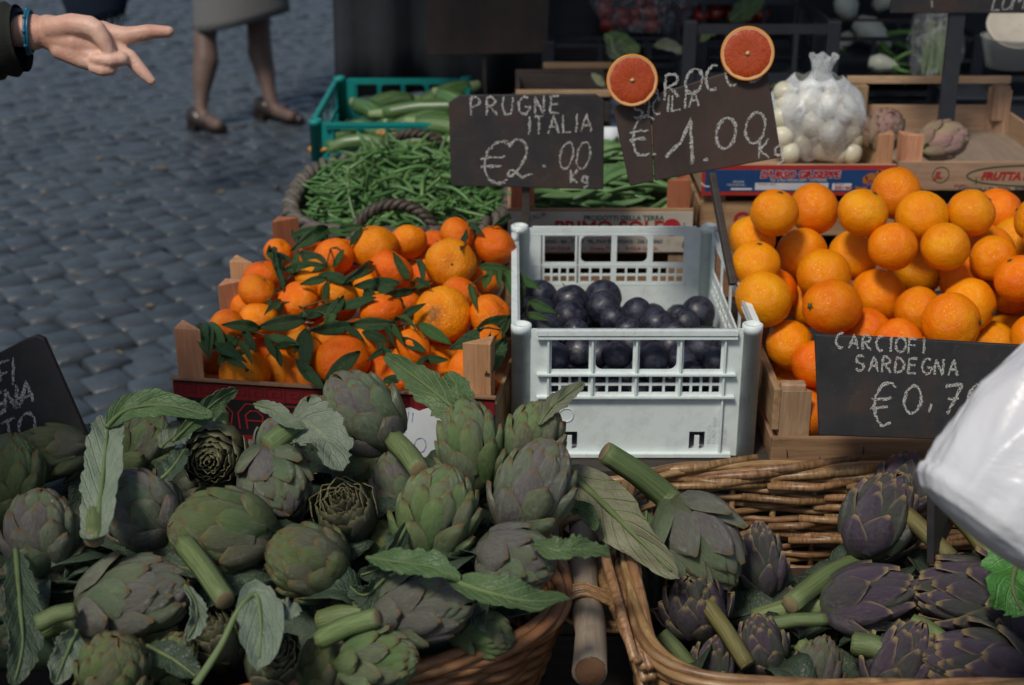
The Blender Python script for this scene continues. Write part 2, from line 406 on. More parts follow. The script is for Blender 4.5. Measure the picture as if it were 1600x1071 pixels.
# ================================================================== SETTING
n = NT('ground_grit', 1.0, .0)
n.set('Base Color', n.ramp(n.noise(30, 6, .7), (.3, (.008, .009, .010)), (.7, (.018, .019, .020)))); n.bump(n.noise(60, 5), .6, .01); M['grit'] = n.m
n = NT('basalt_cobble', .4, .5)
k = n.ramp(n.noise(11, 5, .65), (.3, (.032, .041, .050)), (.7, (.062, .076, .088)))
k = n.mix(n.ramp(n.noise(45, 5, .7), (.58, 0.), (.8, .6)), k, (.115, .12, .125))
n.set('Base Color', n.vary(k, .45, .015)); n.set('Roughness', n.ramp(n.noise(16, 5, .65), (.35, .26), (.7, .52)))
n.bump(n.math('ADD', n.noise(14, 3), n.math('MULTIPLY', n.noise(110, 5, .7), .35)), .55, .012); M['cobble'] = n.m
g = MB()
g.add([(-60, -30, -.034), (60, -30, -.034), (60, 90, -.034), (-60, 90, -.034)], [(0, 1, 2, 3)])
ground = tag(obj('ground', g, M['grit'], None, False), 'square paved in small dark bluish cobblestones', kind='structure')
def cobble_geo(seed, sx, sy):
    rr = random.Random(seed); q = [-1, -.84, .84, 1]; P = []
    for j in range(4):
        for i in range(4):
            x, y = q[i], q[j]
            e = (abs(x) > .9) + (abs(y) > .9)
            rx = x * (.96 if e == 2 else 1) + rr.uniform(-.07, .07) * (1 if e else .3); ry = y * (.96 if e == 2 else 1) + rr.uniform(-.07, .07) * (1 if e else .3)
            P.append((rx * sx / 2, ry * sy / 2, (-.0075 if e == 1 else -.012 if e == 2 else 0) + rr.uniform(-.0025, .0025)))
    fs = [(j * 4 + i, j * 4 + i + 1, j * 4 + i + 5, j * 4 + i + 4) for j in range(3) for i in range(3)]
    ed = [0, 1, 2, 3, 7, 11, 15, 14, 13, 12, 8, 4]; k = len(P)
    P += [(P[e][0] * 1.03, P[e][1] * 1.03, -.04) for e in ed]
    for a in range(12):
        b = (a + 1) % 12; fs.append((ed[b], ed[a], k + a, k + b))
    return P, fs
cob_meshes = []
for s_ in range(10):
    P, fs = cobble_geo(s_, .118, .112 + .004 * (s_ % 3)); m_ = MB().add(P, fs).mesh('cobblestone'); m_.materials.append(M['cobble']); cob_meshes.append(m_)
rr = random.Random(3)
spots = []
ang = R(38); ca, sa = math.cos(ang), math.sin(ang)
for r in range(-110, 110):
    y = r * .121; x = -14 + rr.uniform(0, .1)
    while x < 14:
        w = rr.uniform(.9, 1.12)
        bend = .10 * math.sin(x * 1.3 + .3)
        X, Y = x * ca - (y + bend) * sa - 1.5, x * sa + (y + bend) * ca + 6
        x += .121 * w
        if 2.2 < Y < 12.8 and -4.2 < X < 3.6: spots.append((X, Y, w))
vis, rest = [], []
for (X, Y, w) in spots:
    u, v, t = seen(V((X, Y, 0)))
    if -30 < u < 560 and -25 < v < 760: vis.append((t, X, Y, w))
    else: rest.append((X, Y, w))
vis.sort()
for t, X, Y, w in vis[:300]:
    o = link('cobblestone', rr.choice(cob_meshes), None, ground)
    o.location = (X, Y, rr.uniform(-.006, .006)); o.rotation_euler = (rr.uniform(-.05, .05), rr.uniform(-.05, .05), ang + rr.uniform(-.10, .10) + rr.choice((0, math.pi))); o.scale = (w, 1, 1)
far = MB()
for X, Y, w in [(a[1], a[2], a[3]) for a in vis[300:]] + rest:
    P, fs = cobble_geo(rr.randrange(9999), .118 * w, .115)
    m4 = Matrix.Translation((X, Y, rr.uniform(-.006, .006))) @ Matrix.Rotation(ang + rr.uniform(-.1, .1), 4, 'Z') @ Matrix.Rotation(rr.uniform(-.05, .05), 4, 'X')
    far.add([m4 @ V(p) for p in P], fs)
tag(obj('cobblestone_field', far, M['cobble'], ground), None, kind='stuff')

# the stall: a low dark table, a lower bench in front for the baskets, a back cloth and an added, unseen awning for shade
st = thing('market_table', 'dark wooden market table under the produce crates', 'table', (.85, 3.2, 0))
for i in range(9):
    b = MB().box((0, -1.0 + i * .26, .472), (2.68, .252, .03)); obj('plank', b, M['darkwood'], st, False, .002)
for sx in (-1.2, 1.2):
    for sy in (-1.0, .95): obj('leg', MB().box((sx, sy, .2265), (.06, .06, .457)), M['darkwood'], st, False, .003)
bn = thing('basket_bench', 'low dark bench carrying the wicker baskets', 'bench', (.25, 1.72, 0))
for i in range(3): obj('plank', MB().box((0, -.2 + i * .2, .325), (2.1, .196, .03)), M['darkwood'], bn, False, .002)
for sx in (-.95, .95):
    for sy in (-.22, .22): obj('leg', MB().box((sx, sy, .154), (.05, .05, .308)), M['darkwood'], bn, False, .003)
n = NT('black_cloth', .9, .2); n.set('Base Color', n.ramp(n.noise(7, 5), (.3, (.022, .025, .029)), (.7, (.038, .042, .048)))); n.bump(n.noise(600, 2), .15, .001); M['black_cloth'] = n.m
def drape(a, b):
    x = -.55 + 3.6 * (a + 1) / 2 + .03 * b * (a < -.98)
    z = .60 + 1.55 * b
    if a < -.96: z = max(z, .60 + .06 * (a < -.985))
    return (x, 4.42 + .035 * math.sin(x * 17) * (1 - .5 * b) + .02 * math.sin(x * 41 + 1), z)
cl = MB().sheet(110, 10, drape, .004)
tag(obj('back_cloth', cl, M['black_cloth']), 'long black cloth hanging behind the stall', 'cloth')
n = NT('shade_canvas', .8, .2, (.30, .31, .31)); M['canvas'] = n.m
tl = n.node('ShaderNodeBsdfTranslucent'); tl.inputs[0].default_value = (.30, .31, .31, 1); ms = n.node('ShaderNodeMixShader'); ms.inputs[0].default_value = .55
n.t.links.new(n.b.outputs[0], ms.inputs[1]); n.t.links.new(tl.outputs[0], ms.inputs[2]); n.t.links.new(ms.outputs[0], n.t.nodes['Material Output'].inputs[0])
aw = thing('shade_awning', 'unseen grey canvas awning added to shade the back of the stall', 'awning', (1.2, 4.4, 0))  # added above the frame to darken the rear of the stall
obj('shade_canopy', MB().sheet(14, 10, lambda a, b: (a * 2.1, -1.5 + 3.6 * b, 2.35 + .45 * math.sin(b * math.pi * .55) + .02 * math.sin(a * 14)), .006), M['canvas'], aw)
for x in (-1.9, 2.0): obj('pole', MB().tube([(x, 1.9, 0), (x, 1.9, 2.72)], .025, 10), M['black_pl'], aw)
fr = thing('front_skirt_cloth', 'black cloth hanging down the front of the table', 'cloth', (.85, 2.02, 0))
obj('cloth', MB().sheet(70, 6, lambda a, b: (a * 1.36, .04 + .012 * math.sin(a * 40), .02 + .435 * b), .004), M['black_cloth'], fr)

# ================================================================== BLOB BODIES (one continuous surface)
def blob(name, chains, voxel, mat, parent=None, smooth=8, factor=.5):
    mb = MB()
    for ch in chains:
        for (p0, r0), (p1, r1) in zip(ch[:-1], ch[1:]):
            p0, p1 = V(p0), V(p1); L = (p1 - p0).length; n_ = max(1, int(L / (min(r0, r1) * .35)))
            for i in range(n_ + 1):
                f = i / n_; c = p0.lerp(p1, f); r = r0 + (r1 - r0) * f
                mb.lathe([(max(1e-4, r * math.sin(a)), -r * math.cos(a)) for a in [math.pi * q / 8 for q in range(9)]], 12, Matrix.Translation(c))
    o = bpy.data.objects.new(name, mb.mesh(name)); col.objects.link(o)
    m = o.modifiers.new('r', 'REMESH'); m.mode = 'VOXEL'; m.voxel_size = voxel; m.use_smooth_shade = True
    s_ = o.modifiers.new('s', 'SMOOTH'); s_.iterations = smooth; s_.factor = factor
    dg = bpy.context.evaluated_depsgraph_get()
    me = bpy.data.meshes.new_from_object(o.evaluated_get(dg)); me.name = name
    bpy.data.objects.remove(o)
    me.polygons.foreach_set('use_smooth', [True] * len(me.polygons))
    return link(name, me, mat, parent)

n = NT('skin', .48, .4)
k = n.ramp(n.noise(12, 4), (.3, (.54, .31, .22)), (.7, (.72, .47, .36)))
k = n.mix(n.ramp(n.noise(32, 5, .65), (.42, 0.), (.68, .55)), k, (.52, .20, .14))
n.set('Base Color', k); n.bump(n.math('ADD', n.noise(260, 4), n.noise(60, 4, .6, n.scaled((1, .25, .25)))), .45, .0018); n.set('Subsurface Weight', .12); n.set('Subsurface Radius', (.012, .004, .002)); n.set('Subsurface Scale', 1.0); M['skin'] = n.m
n = NT('stocking_skin', .55, .35); n.set('Base Color', n.ramp(n.noise(6, 3), (.3, (.105, .068, .056)), (.7, (.15, .10, .082)))); M['legs'] = n.m
M['coat'] = plain('dark_olive_coat', (.020, .021, .018), .85, .2, 0, .4, 300)
M['navy'] = plain('navy_cloth', (.010, .018, .034), .85, .2, 0, .3, 300)
n = NT('grey_tweed', .9, .2)
k = n.mix(n.noise(420, 2, .6, n.scaled((1, 1, .6))), (.085, .088, .09), (.21, .21, .21)); n.set('Base Color', k); n.bump(n.noise(300, 2), .3, .002); M['tweed'] = n.m
M['shoe'] = plain('brown_leather', (.022, .014, .012), .32, .5, 0)
M['strap_tan'] = plain('tan_vamp', (.07, .05, .05), .4, .5, 0)
M['bracelet'] = plain('blue_bracelet', (.012, .12, .21), .35, .5, 0)
M['hair'] = plain('dark_hair', (.02, .014, .01), .6, .3, 0)

# walking woman on the cobbles
TP = 6.53
def pp(u, v, dt=0.): return at(u, v, TP + dt)
foot = atz(325, 205, 0)
pd = thing('person', 'person walking across the cobbles in a grey knee length skirt and brown loafers', 'person', (foot.x + .2, foot.y, 0))
inv = -pd.location
def loc(p): return V(p) + inv
LP = [[(pp(314, 172), .032), (pp(315, 150), .036), (pp(317, 125), .050), (pp(322, 95), .061), (pp(320, 60), .054), (pp(328, 10), .058), (pp(338, -120), .085)],
      [(pp(424, 160, .15), .033), (pp(420, 140, .15), .036), (pp(414, 112, .15), .050), (pp(406, 82, .15), .060), (pp(404, 40, .15), .058), (pp(402, 0, .15), .07), (pp(390, -120, .1), .10)],
      [(pp(314, 172), .034), (pp(320, 186), .034), (pp(340, 196, -.08), .03)], [(pp(424, 160, .15), .034), (pp(432, 174, .15), .032), (pp(455, 182, .1), .03)],
      [(pp(360, -160), .15), (pp(362, -230), .14), (pp(362, -290), .16), (pp(362, -345), .15), (pp(362, -380), .055), (pp(362, -420), .05)],
      [(pp(310, -345), .06), (pp(296, -230), .05), (pp(310, -140), .04), (pp(318, -100), .04)], [(pp(414, -345), .06), (pp(428, -230), .05), (pp(416, -140), .04), (pp(410, -100), .04)],
      [(pp(362, -430), .085), (pp(362, -450, -.02), .095)]]
blob('body', [[(loc(p), r) for p, r in c] for c in LP], .012, M['legs'], pd, 5)
hem_l, hem_r = pp(297, 50), pp(447, 14)
cx, cy = (hem_l.x + hem_r.x) / 2, hem_l.y + .06
def skirt(a, b):
    th = math.pi * a
    z = .42 + .52 * b
    rx = .222 - .04 * b; ry = .17 - .02 * b
    z += (.5 + .5 * math.cos(th)) * .09 * (1 - b)
    k_ = 1 + .05 * math.sin(3 * th + 1) * (1 - b)
    return loc(V((cx + rx * math.cos(th) * k_, cy + ry * math.sin(th) * k_, z)))
obj('skirt', MB().sheet(48, 12, skirt, .006), M['tweed'], pd)
blob('jacket', [[(loc(p), r + .022) for p, r in c] for c in (LP[4][:4], LP[5][:3], LP[6][:3])], .016, M['navy'], pd, 5)
blob('hair', [[(loc(pp(362, -445, .03)), .10), (loc(pp(362, -415, .05)), .085)]], .014, M['hair'], pd, 4)
def shoe(heel, toe, par):
    h, t_ = V(heel), V(toe); d = (t_ - h); d.z = 0; L = d.length; d.normalize(); s_ = V((-d.y, d.x, 0)); up = V((0, 0, 1))
    q = lambda a, b, z: h + d * (a * L) + s_ * b + up * z
    sh = blob('shoe', [[(q(0, 0, .050), .036), (q(.2, 0, .045), .035), (q(.45, .006, .040), .036), (q(.72, .008, .032), .036), (q(.93, .0, .026), .026)],
                       [(q(0, .0, .075), .030), (q(.12, 0, .06), .034)], [(q(.72, -.012, .028), .03), (q(.72, .022, .028), .03)]], .007, M['shoe'], par, 5)
    mb = MB()
    for k_ in range(8):
        pass
    hl = MB().prism_z([q(-.09, -.030, 0)[:2], q(.17, -.030, 0)[:2], q(.17, .030, 0)[:2], q(-.09, .030, 0)[:2]], -pd.location.z + .002, .034); obj('heel', hl, M['shoe'], sh, False, .003)
    vamp = MB().sheet(8, 4, lambda a, b: q(.47 + .13 * b, a * .037, .052 - .006 * b + .033 * math.sqrt(max(0, 1 - a * a))), .004); obj('strap', vamp, M['strap_tan'], sh)
h1, t1 = loc(atz(303, 196, 0.02)), loc(atz(352, 208, 0.01)); shoe((h1.x, h1.y, 0), (t1.x, t1.y, 0), pd)
h2, t2 = loc(atz(408, 178, 0.02)), loc(atz(474, 194, 0.01)); shoe((h2.x, h2.y, 0), (t2.x, t2.y, 0), pd)

# navy bag held by a passer-by above the frame
bg = thing('shoulder_bag', 'dark navy fringed cloth bag hanging at the top edge above the cobbles', 'bag', at(150, -10, 5.0))
def bagf(a, b):
    th = math.pi * a; w = .13 * (1 - .25 * b) * (.72 + .28 * min(1, b * 4)); 
    return (w * math.cos(th) * 1.0, .06 * math.sin(th) * (.4 + .6 * math.sin(math.pi * min(1, .15 + b * .8))), -.092 + .36 * b + .015 * math.cos(th) * 1.4)
obj('body', MB().sheet(28, 12, bagf, .004), M['navy'], bg)
fz = MB()
for i in range(26):
    x = -.10 + .008 * i; fz.tube([(x, -.01, -.08 + .1 * x), (x + rnd(-.006, .006), -.015, -.105 + .1 * x - rnd(0, .02))], .0028, 5)
obj('fringe', fz, M['navy'], bg)
obj('strap', MB().tube([(-.10, 0, .25), (-.06, 0, .6), (0, 0, .8), (.06, 0, .6), (.10, 0, .25)], .012, 8), M['navy'], bg)

# pointing person at the left: one arm reaches into the picture
TH = 1.80; S = TH / FPX
pt = thing('person', 'person in dark coat and blue bracelet stretching out a hand with two fingers pointing', 'person', (-.98, 1.22, 0))
pinv = -pt.location
def hp(u, v, w=0): return at(u, v, TH) + AX_B * (w * S) + pinv
px_ = S
C1 = lambda *q: [(hp(*a[:3]), a[3] * S) for a in q]
hand = [C1((-40, 45, 0, 27), (20, 48, 0, 26), (52, 50, 0, 25), (75, 52, 0, 24)), C1((52, 44, 0, 22), (52, 57, 0, 22)),
        C1((75, 45, 0, 22), (115, 52, 0, 22), (160, 50, -4, 18)), C1((78, 58, 0, 21), (120, 68, 2, 24), (168, 70, -4, 18)), C1((80, 62, 0, 18), (118, 82, 2, 19), (160, 90, 0, 15)), C1((95, 80, 4, 15), (130, 95, 4, 14), (158, 104, 2, 12)),
        C1((160, 52, -4, 18), (188, 56, -2, 15.5), (200, 56, 0, 14.6), (212, 54, 0, 13.2), (232, 51, 2, 12.4), (242, 50, 1, 11.2), (264, 50, 0, 9)),
        C1((165, 72, -4, 16), (190, 84, 0, 13), (203, 90, 2, 12.4), (221, 110, 3, 10.6), (229, 119, 2, 9.6), (237, 127, 1, 7.6)),
        C1((85, 48, 10, 19), (118, 44, 18, 19), (146, 47, 24, 17), (160, 54, 27, 15), (170, 70, 27, 12.5), (177, 84, 24, 10)),
        C1((160, 88, 2, 13), (188, 92, 8, 11.5), (196, 97, 18, 10.8), (182, 100, 24, 10.2), (160, 98, 22, 9.2), (153, 97, 20, 8.2)),
        C1((152, 102, 2, 11), (172, 108, 8, 10), (178, 112, 15, 9.2), (166, 115, 19, 8.6), (150, 110, 17, 7.8))]
blob('hand', hand, .0021, M['skin'], pt, 5, .45)
sl = [hp(-430, -170, 60), hp(-330, -20, 30), hp(-230, 85, 10), hp(-110, 78, 0), hp(-20, 66, 0), hp(34, 60, 0)]
sr = [80 * S, 72 * S, 68 * S, 64 * S, 60 * S, 53 * S]
def wrink(pts, rad, nn):
    P, Q = [], []
    for i in range(nn):
        f = i / (nn - 1) * (len(pts) - 1); k_ = min(int(f), len(pts) - 2); f -= k_
        P.append(pts[k_].lerp(pts[k_ + 1], f)); Q.append((rad[k_] + (rad[k_ + 1] - rad[k_]) * f) * (1 + .05 * math.sin(i * 1.9) + .03 * math.sin(i * 4.1)))
    return P, Q
P, Q = wrink(sl, sr, 34)
slv = MB().tube(P, Q, 24, cap=False); slv.tube(P[::-1], [q * .9 for q in Q[::-1]], 24, cap=False)
slo = obj('coat_sleeve', slv, M['coat'], pt)
P, Q = wrink([hp(-60, 55, 0), hp(10, 58, 0), hp(31, 60, 2)], [50 * S, 47 * S, 43 * S], 10)
cu = MB().tube(P, Q, 24, cap=False); cu.tube(P[::-1], [q * .93 for q in Q[::-1]], 24, cap=False); obj('shirt_cuff', cu, M['navy'], pt)
br = MB()
for k_ in (-2.2, 2.2):
    ring = [hp(46 + k_ + 3.5 * math.sin(a), 50 + 33 * math.cos(a), 29 * math.sin(a)) for a in [2 * math.pi * i / 28 for i in range(28)]]
    br.tube(ring, 2.3 * S, 6, True)
for i in range(7):
    a = .7 * i; br.lathe([(.0001, -.003), (.003, -.0015), (.003, .0015), (.0001, .003)], 8, Matrix.Translation(hp(44 + 3.5 * math.sin(a), 50 + 34 * math.cos(a), 30 * math.sin(a))))
obj('bracelet', br, M['bracelet'], pt)
sh0 = hp(-430, -170, 60)
blob('coat', [[(sh0, .085), (V((.02, .12, 1.32)), .13), (V((-.08, 0, 1.30)), .15), (V((-.18, -.1, 1.38)), .1)], [(V((-.06, 0, 1.30)), .17), (V((-.06, 0, 1.0)), .18), (V((-.06, 0, .6)), .2)], [(V((-.22, -.12, 1.36)), .085), (V((-.3, -.05, 1.05)), .07), (V((-.2, .1, .85)), .055)]], .018, M['coat'], pt, 6)
blob('trousers', [[(V((.02, .02, .62)), .10), (V((.03, .02, .08)), .07)], [(V((-.16, -.02, .62)), .10), (V((-.17, -.02, .08)), .07)]], .016, M['navy'], pt, 4)
blob('head', [[(V((-.06, 0, 1.45)), .055), (V((-.05, .02, 1.56)), .06)], [(V((-.05, .03, 1.62)), .085), (V((-.05, .02, 1.68)), .095)], [(V((-.02, .11, 1.63)), .014), (V((-.02, .12, 1.61)), .016)]], .01, M['skin'], pt, 5)
blob('hair', [[(V((-.06, -.01, 1.69)), .10), (V((-.07, -.03, 1.62)), .085)]], .012, M['hair'], pt, 4)
for x in (.04, -.16): blob('shoe', [[(V((x, 0, .045)), .045), (V((x + .02, .16, .04)), .042)]], .01, M['shoe'], pt, 4)

# ================================================================== CRATES
def plastic_crate(name, label, mat, X, Y, Z, yaw, w=.408, d=.568, h=.23):
    t = thing(name, label, 'crate', (X, Y, Z), (0, 0, yaw))
    def face(W_, sx, handle):
        holes, fil = [], []
        m, gap = .052, .011
        ww = (W_ - 2 * m - 3 * gap) / 4; za, zb = h - .075, h - .020
        for i in range(4):
            a = m + i * (ww + gap); holes.append((a, a + ww, za, zb))
            if i == 1: fil += [(a, zb, 1, -1, .012), (a, za, 1, 1, .012)]
            if i == 2: fil += [(a + ww, za, -1, 1, .012)] + ([(a + ww, zb, -1, -1, .012)] if handle else [])
            nh = 4 if i in (0, 3) else 3; g_ = .0042; hw = (ww - (nh - 1) * g_) / nh
            for r_ in range(2):
                zz = h - .099 - r_ * .0165
                for c_ in range(nh): holes.append((a + c_ * (hw + g_), a + c_ * (hw + g_) + hw, zz, zz + .0125))
        if handle:
            for a in (m + .018, W_ - m - .045): holes += [(a, a + .009, .012, .044), (a + .009, a + .017, .036, .044), (a + .017, a + .026, .012, .044)]
        return holes, fil
    ho, fi = face(w - .03, 0, True)
    wall = MB().panel(w - .03, h - .004, .0035, ho, -(w - .03) / 2, 0, fi)
    fp = obj('front_panel', wall, mat, t, False, merge=True); fp.location = (0, .012, 0)
    bp = link('back_panel', fp.data, None, t); bp.location = (0, d - .012, 0); bp.rotation_euler = (0, 0, math.pi)
    sh_, sf_ = face(d - .03, 0, False)
    sd = MB().panel(d - .03, h - .004, .0035, sh_, -(d - .03) / 2, 0, sf_)
    s1 = obj('side_panel', sd, mat, t, False, merge=True); s1.location = (w / 2 - .012, d / 2, 0); s1.rotation_euler = (0, 0, R(90))
    s2 = link('side_panel', s1.data, None, t); s2.location = (-w / 2 + .012, d / 2, 0); s2.rotation_euler = (0, 0, R(-90))
    obj('floor_panel', MB().box((0, d / 2, .006), (w - .03, d - .03, .006)), mat, t, False)
    prof = []
    for k_ in range(14):
        a = math.pi * 2 * k_ / 14; prof.append((.016 * math.cos(a), .016 * math.sin(a)))
    po = MB()
    po.lathe([(.0160, 0), (.0160, h - .012), (.0168, h - .012), (.0168, h + .002), (.0128, h + .004), (.0122, h - .03)], 20)
    pm = po.mesh('corner_post'); 
    for sx in (-1, 1):
        for yy in (.018, d - .018):
            c = link('corner_post', pm, mat, t); c.location = (sx * (w / 2 - .018), yy, 0)
    rib = MB()
    W2 = w - .086
    for z, tk in ((h - .008, .008), (h - .017, .003), (h - .081, .003), (h - .121, .003), (.004, .006)): rib.box((0, -.003, z), (W2, .014, tk))
    m = .052; ww = (w - .03 - 2 * m - .033) / 4
    for i in range(5):
        x = -(w - .03) / 2 + m - .0055 + i * (ww + .011); rib.box((x, -.0015, h - .069), (.0032, .010, .100 if i in (0, 4) else .098))
    for x in (-(w - .03) / 2 + m - .0055, (w - .03) / 2 - m + .0055): rib.box((x, -.0015, .057), (.0032, .010, .098))
    rb = obj('rim_rib', rib, mat, t, False); rb.location = (0, .012, 0)
    r2 = link('rim_rib', rb.data, None, t); r2.location = (0, d - .012, 0); r2.rotation_euler = (0, 0, math.pi)
    rib = MB()
    for z, tk in ((h - .008, .008), (h - .017, .003), (h - .121, .003), (.004, .006)): rib.box((0, -.003, z), (d - .086, .014, tk))
    r3 = obj('rim_rib', rib, mat, t, False); r3.location = (w / 2 - .012, d / 2, 0); r3.rotation_euler = (0, 0, R(90))
    r4 = link('rim_rib', r3.data, None, t); r4.location = (-w / 2 + .012, d / 2, 0); r4.rotation_euler = (0, 0, R(-90))
    return t
TZ = .489
wc = plastic_crate('plastic_crate', 'white plastic crate with square windows, filled with dark plums', M['white_pl'], .201, 2.112, TZ, 0)
# moulded marks on the white crate's front
mk = MB()
mk.tube([(-.112 + .012 * math.cos(a), .0105, .075 + .012 * math.sin(a)) for a in [2 * math.pi * i / 20 for i in range(20)]], .0006, 4, True)
obj('moulded_mark', mk, M['white_pl'], wc, False)
def words(parent, body, x, y, z, size, mat, bold=0, shear=0, rot=(R(90), 0, 0), align='LEFT', name='lettering', squeeze=1.0, space=1.0):
    c = bpy.data.curves.new(name, 'FONT'); c.body = body; c.size = size; c.offset = bold; c.shear = shear; c.align_x = align; c.space_character = space
    c.materials.append(mat); c.resolution_u = 3; c.extrude = .0001
    f = bpy.data.objects.new(name, c); col.objects.link(f); dg = bpy.context.evaluated_depsgraph_get(); me = bpy.data.meshes.new_from_object(f.evaluated_get(dg)); me.name = name; bpy.data.objects.remove(f)
    o = link(name, me, mat, parent); o.location = (x, y, z); o.rotation_euler = rot; o.scale = (squeeze, 1, 1); return o
for i, s_ in enumerate(('NUOVA', 'EURO 4060', 'PER ALIMENTI', 'P.E. HD')): words(wc, s_, .128 + i * .0085, .0115, .022, .010, plain('moulded_lettering', (.57, .63, .64), .5), rot=(R(90), R(-90), 0))
gc = plastic_crate('plastic_crate', 'teal green plastic crate of courgettes at the back left', M['teal_pl'], -.314, 3.52, TZ, R(0), .40, .57, .236)

def wood_crate(name, label, X, Y, Z, yaw, w, d, h, ph, front=None, slats=1, post=('wood_z',) * 4, side='wood_y', wood_='wood_x', psz=.045, floor=None, thick=.007, back_rows=None, side_rows=None):
    "w wide, d deep, board height h, posts rise to ph; posts are three-cornered; returns the thing"
    t = thing(name, label, 'crate', (X, Y, Z), (0, 0, yaw))
    def boards(nm, n_, L, hh, mat, rotz, off):
        for i in range(n_):
            bh = hh / n_ - (.006 if n_ > 1 else 0)
            b = MB().box((0, thick / 2, i * hh / n_ + bh / 2 + .002), (L, thick, bh)); o = obj('board', b, mat, t, False, .0012); o.location = off; o.rotation_euler = (0, 0, rotz)
    boards('front', slats, w, h, M[front or wood_], 0, (0, 0, 0))
    for (z0, z1) in (back_rows or [(.002, h)]): obj('board', MB().box((0, d - thick / 2, (z0 + z1) / 2), (w, thick, z1 - z0)), M[wood_], t, False, .0012)
    for sx in (-1, 1):
        for (z0, z1) in (side_rows or [(.002, h * .86)]): obj('board', MB().box((sx * (w / 2 - thick / 2), d / 2, (z0 + z1) / 2), (thick, d - 2 * thick - .001, z1 - z0)), M[side], t, False, .0012)
    k_ = 0
    for sy in (0, 1):
        for sx in (-1, 1):
            x, y = sx * (w / 2 - thick - .0005), (thick + .0005) if not sy else d - thick - .0005
            poly = [(x, y), (x - sx * psz, y), (x, y + (psz * .9 if not sy else -psz * .9))]
            if (sx > 0) ^ (sy == 1): poly = poly[::-1]
            poly = poly if sum((poly[i][0] * poly[(i + 1) % 3][1] - poly[(i + 1) % 3][0] * poly[i][1]) for i in range(3)) > 0 else poly[::-1]
            if post[k_]: obj('corner_post', MB().prism_z(poly, .003, ph + rnd(-.004, .004)), M[post[k_]], t, False, .0012)
            k_ += 1
    obj('floor_board', MB().box((0, d / 2, .004), (w - 2 * thick - .002, d - 2 * thick - .002, .005)), M[floor or wood_], t, False)
    return t
nails = []
def nail(parent, x, z, a=0, y=-.0005):
    "bent staple driven into a board"
    o = obj('nail', MB().tube([(x, y + .002, z), (x, y - .0015, z), (x + .004 * math.cos(a), y - .002, z + .011 * math.sin(a) - .001)], .0009, 5), M['rust'], parent)
# mandarin crates, one behind the other
ya = -R(8.5); ex = V((math.cos(ya), math.sin(ya), 0)); ey = V((-math.sin(ya), math.cos(ya), 0))
fl = V((-.568, 2.183, 0)); MW = .546
c1 = fl + ex * MW / 2
mc1 = wood_crate('fruit_crate', 'front mandarin crate with black and red printed cardboard front and wedge corner posts', c1.x, c1.y, TZ, ya, MW, .272, .112, .203, front='black_card', psz=.046, post=('wood_z', 'wood_z', 'wood_z', None))
MW2 = .47; c2 = fl + ex * (MW2 / 2 + .002) + ey * .278
mc2 = wood_crate('fruit_crate', 'second mandarin crate behind the printed one, with a reddish corner post', c2.x, c2.y, TZ, ya, MW2, .31, .112, .226, post=('wood_z', None, 'redwood_z', None), psz=.044)
def ribbon(mb, pts, w, y, closed=False):
    "flat printed line in x,z, facing -y"
    n_ = len(pts); vs_, fs = [], []
    for i in range(n_):
        a = pts[(i - 1) % n_] if (closed or i) else pts[0]; b = pts[(i + 1) % n_] if (closed or i < n_ - 1) else pts[-1]
        dx, dz = b[0] - a[0], b[1] - a[1]; L = math.hypot(dx, dz) or 1; ww = w[i] if hasattr(w, '__len__') else w
        nx, nz = -dz / L * ww / 2, dx / L * ww / 2
        vs_ += [(pts[i][0] + nx, y, pts[i][1] + nz), (pts[i][0] - nx, y, pts[i][1] - nz)]
    for i in range(n_ if closed else n_ - 1):
        j = (i + 1) % n_; fs.append((2 * i, 2 * i + 1, 2 * j + 1, 2 * j))
    return mb.add(vs_, fs)
H_ = .112
obj('top_edge', MB().box((0, -.0005, H_ + .0035), (MW + .004, .010, .003)), M['oldwood_x'], mc1, False)
for z in (H_ - .0165, .012):
    b = MB().box((0, -.0005, z), (MW, .0006, .026 if z > .05 else .012)); obj('red_band', b, M['darkred'], mc1, False)
key = MB(); x = -MW / 2 + .008; p_ = .0062
while x < MW / 2 - .03:
    z0 = H_ - .0275; q = p_
    ribbon(key, [(x, z0), (x, z0 + 3.4 * q), (x + 4 * q, z0 + 3.4 * q), (x + 4 * q, z0 + 1.0 * q), (x + 1.6 * q, z0 + 1.0 * q), (x + 1.6 * q, z0 + 2.3 * q), (x + 2.8 * q, z0 + 2.3 * q)], .0016, -.0011); x += 5 * q
obj('greek_key', key, M['black_card'], mc1, False)
lt = MB()
for gx in (-.20, -.135, -.07, -.005, .06, .125, .19, .245):
    for w_ in (0, 1):
        pts = [(gx - .026, .03), (gx - .028, .058), (gx - .014, .076), (gx + .014, .076), (gx + .028, .058), (gx + .022, .03)] if w_ == 0 else [(gx - .013, .03), (gx - .015, .055), (gx - .006, .064), (gx + .006, .064), (gx + .015, .055), (gx + .012, .03)]
        ribbon(lt, pts, .0022, -.0008)
    ribbon(lt, [(gx - .014, .046), (gx + .014, .046)], .002, -.0008)
obj('red_lettering', lt, M['red'], mc1, False)
# hand-written card on it
cd = thing('price_card', 'scalloped white price card with blue pen writing on the mandarin crate', 'price card', mc1.matrix_basis @ V((.118, -.006, .052)), (R(-4), 0, ya + R(3)))
cs = S = 2.2 / FPX
poly = [(-.092, -.045), (.082, -.054), (.090, .028)] + [(.09 - .18 * i / 12, .033 + (.005 if i % 2 else -.001)) for i in range(1, 12)] + [(-.098, .030)]
obj('card', MB().prism(poly, -.0008, .0004), M['paper'], cd, False)

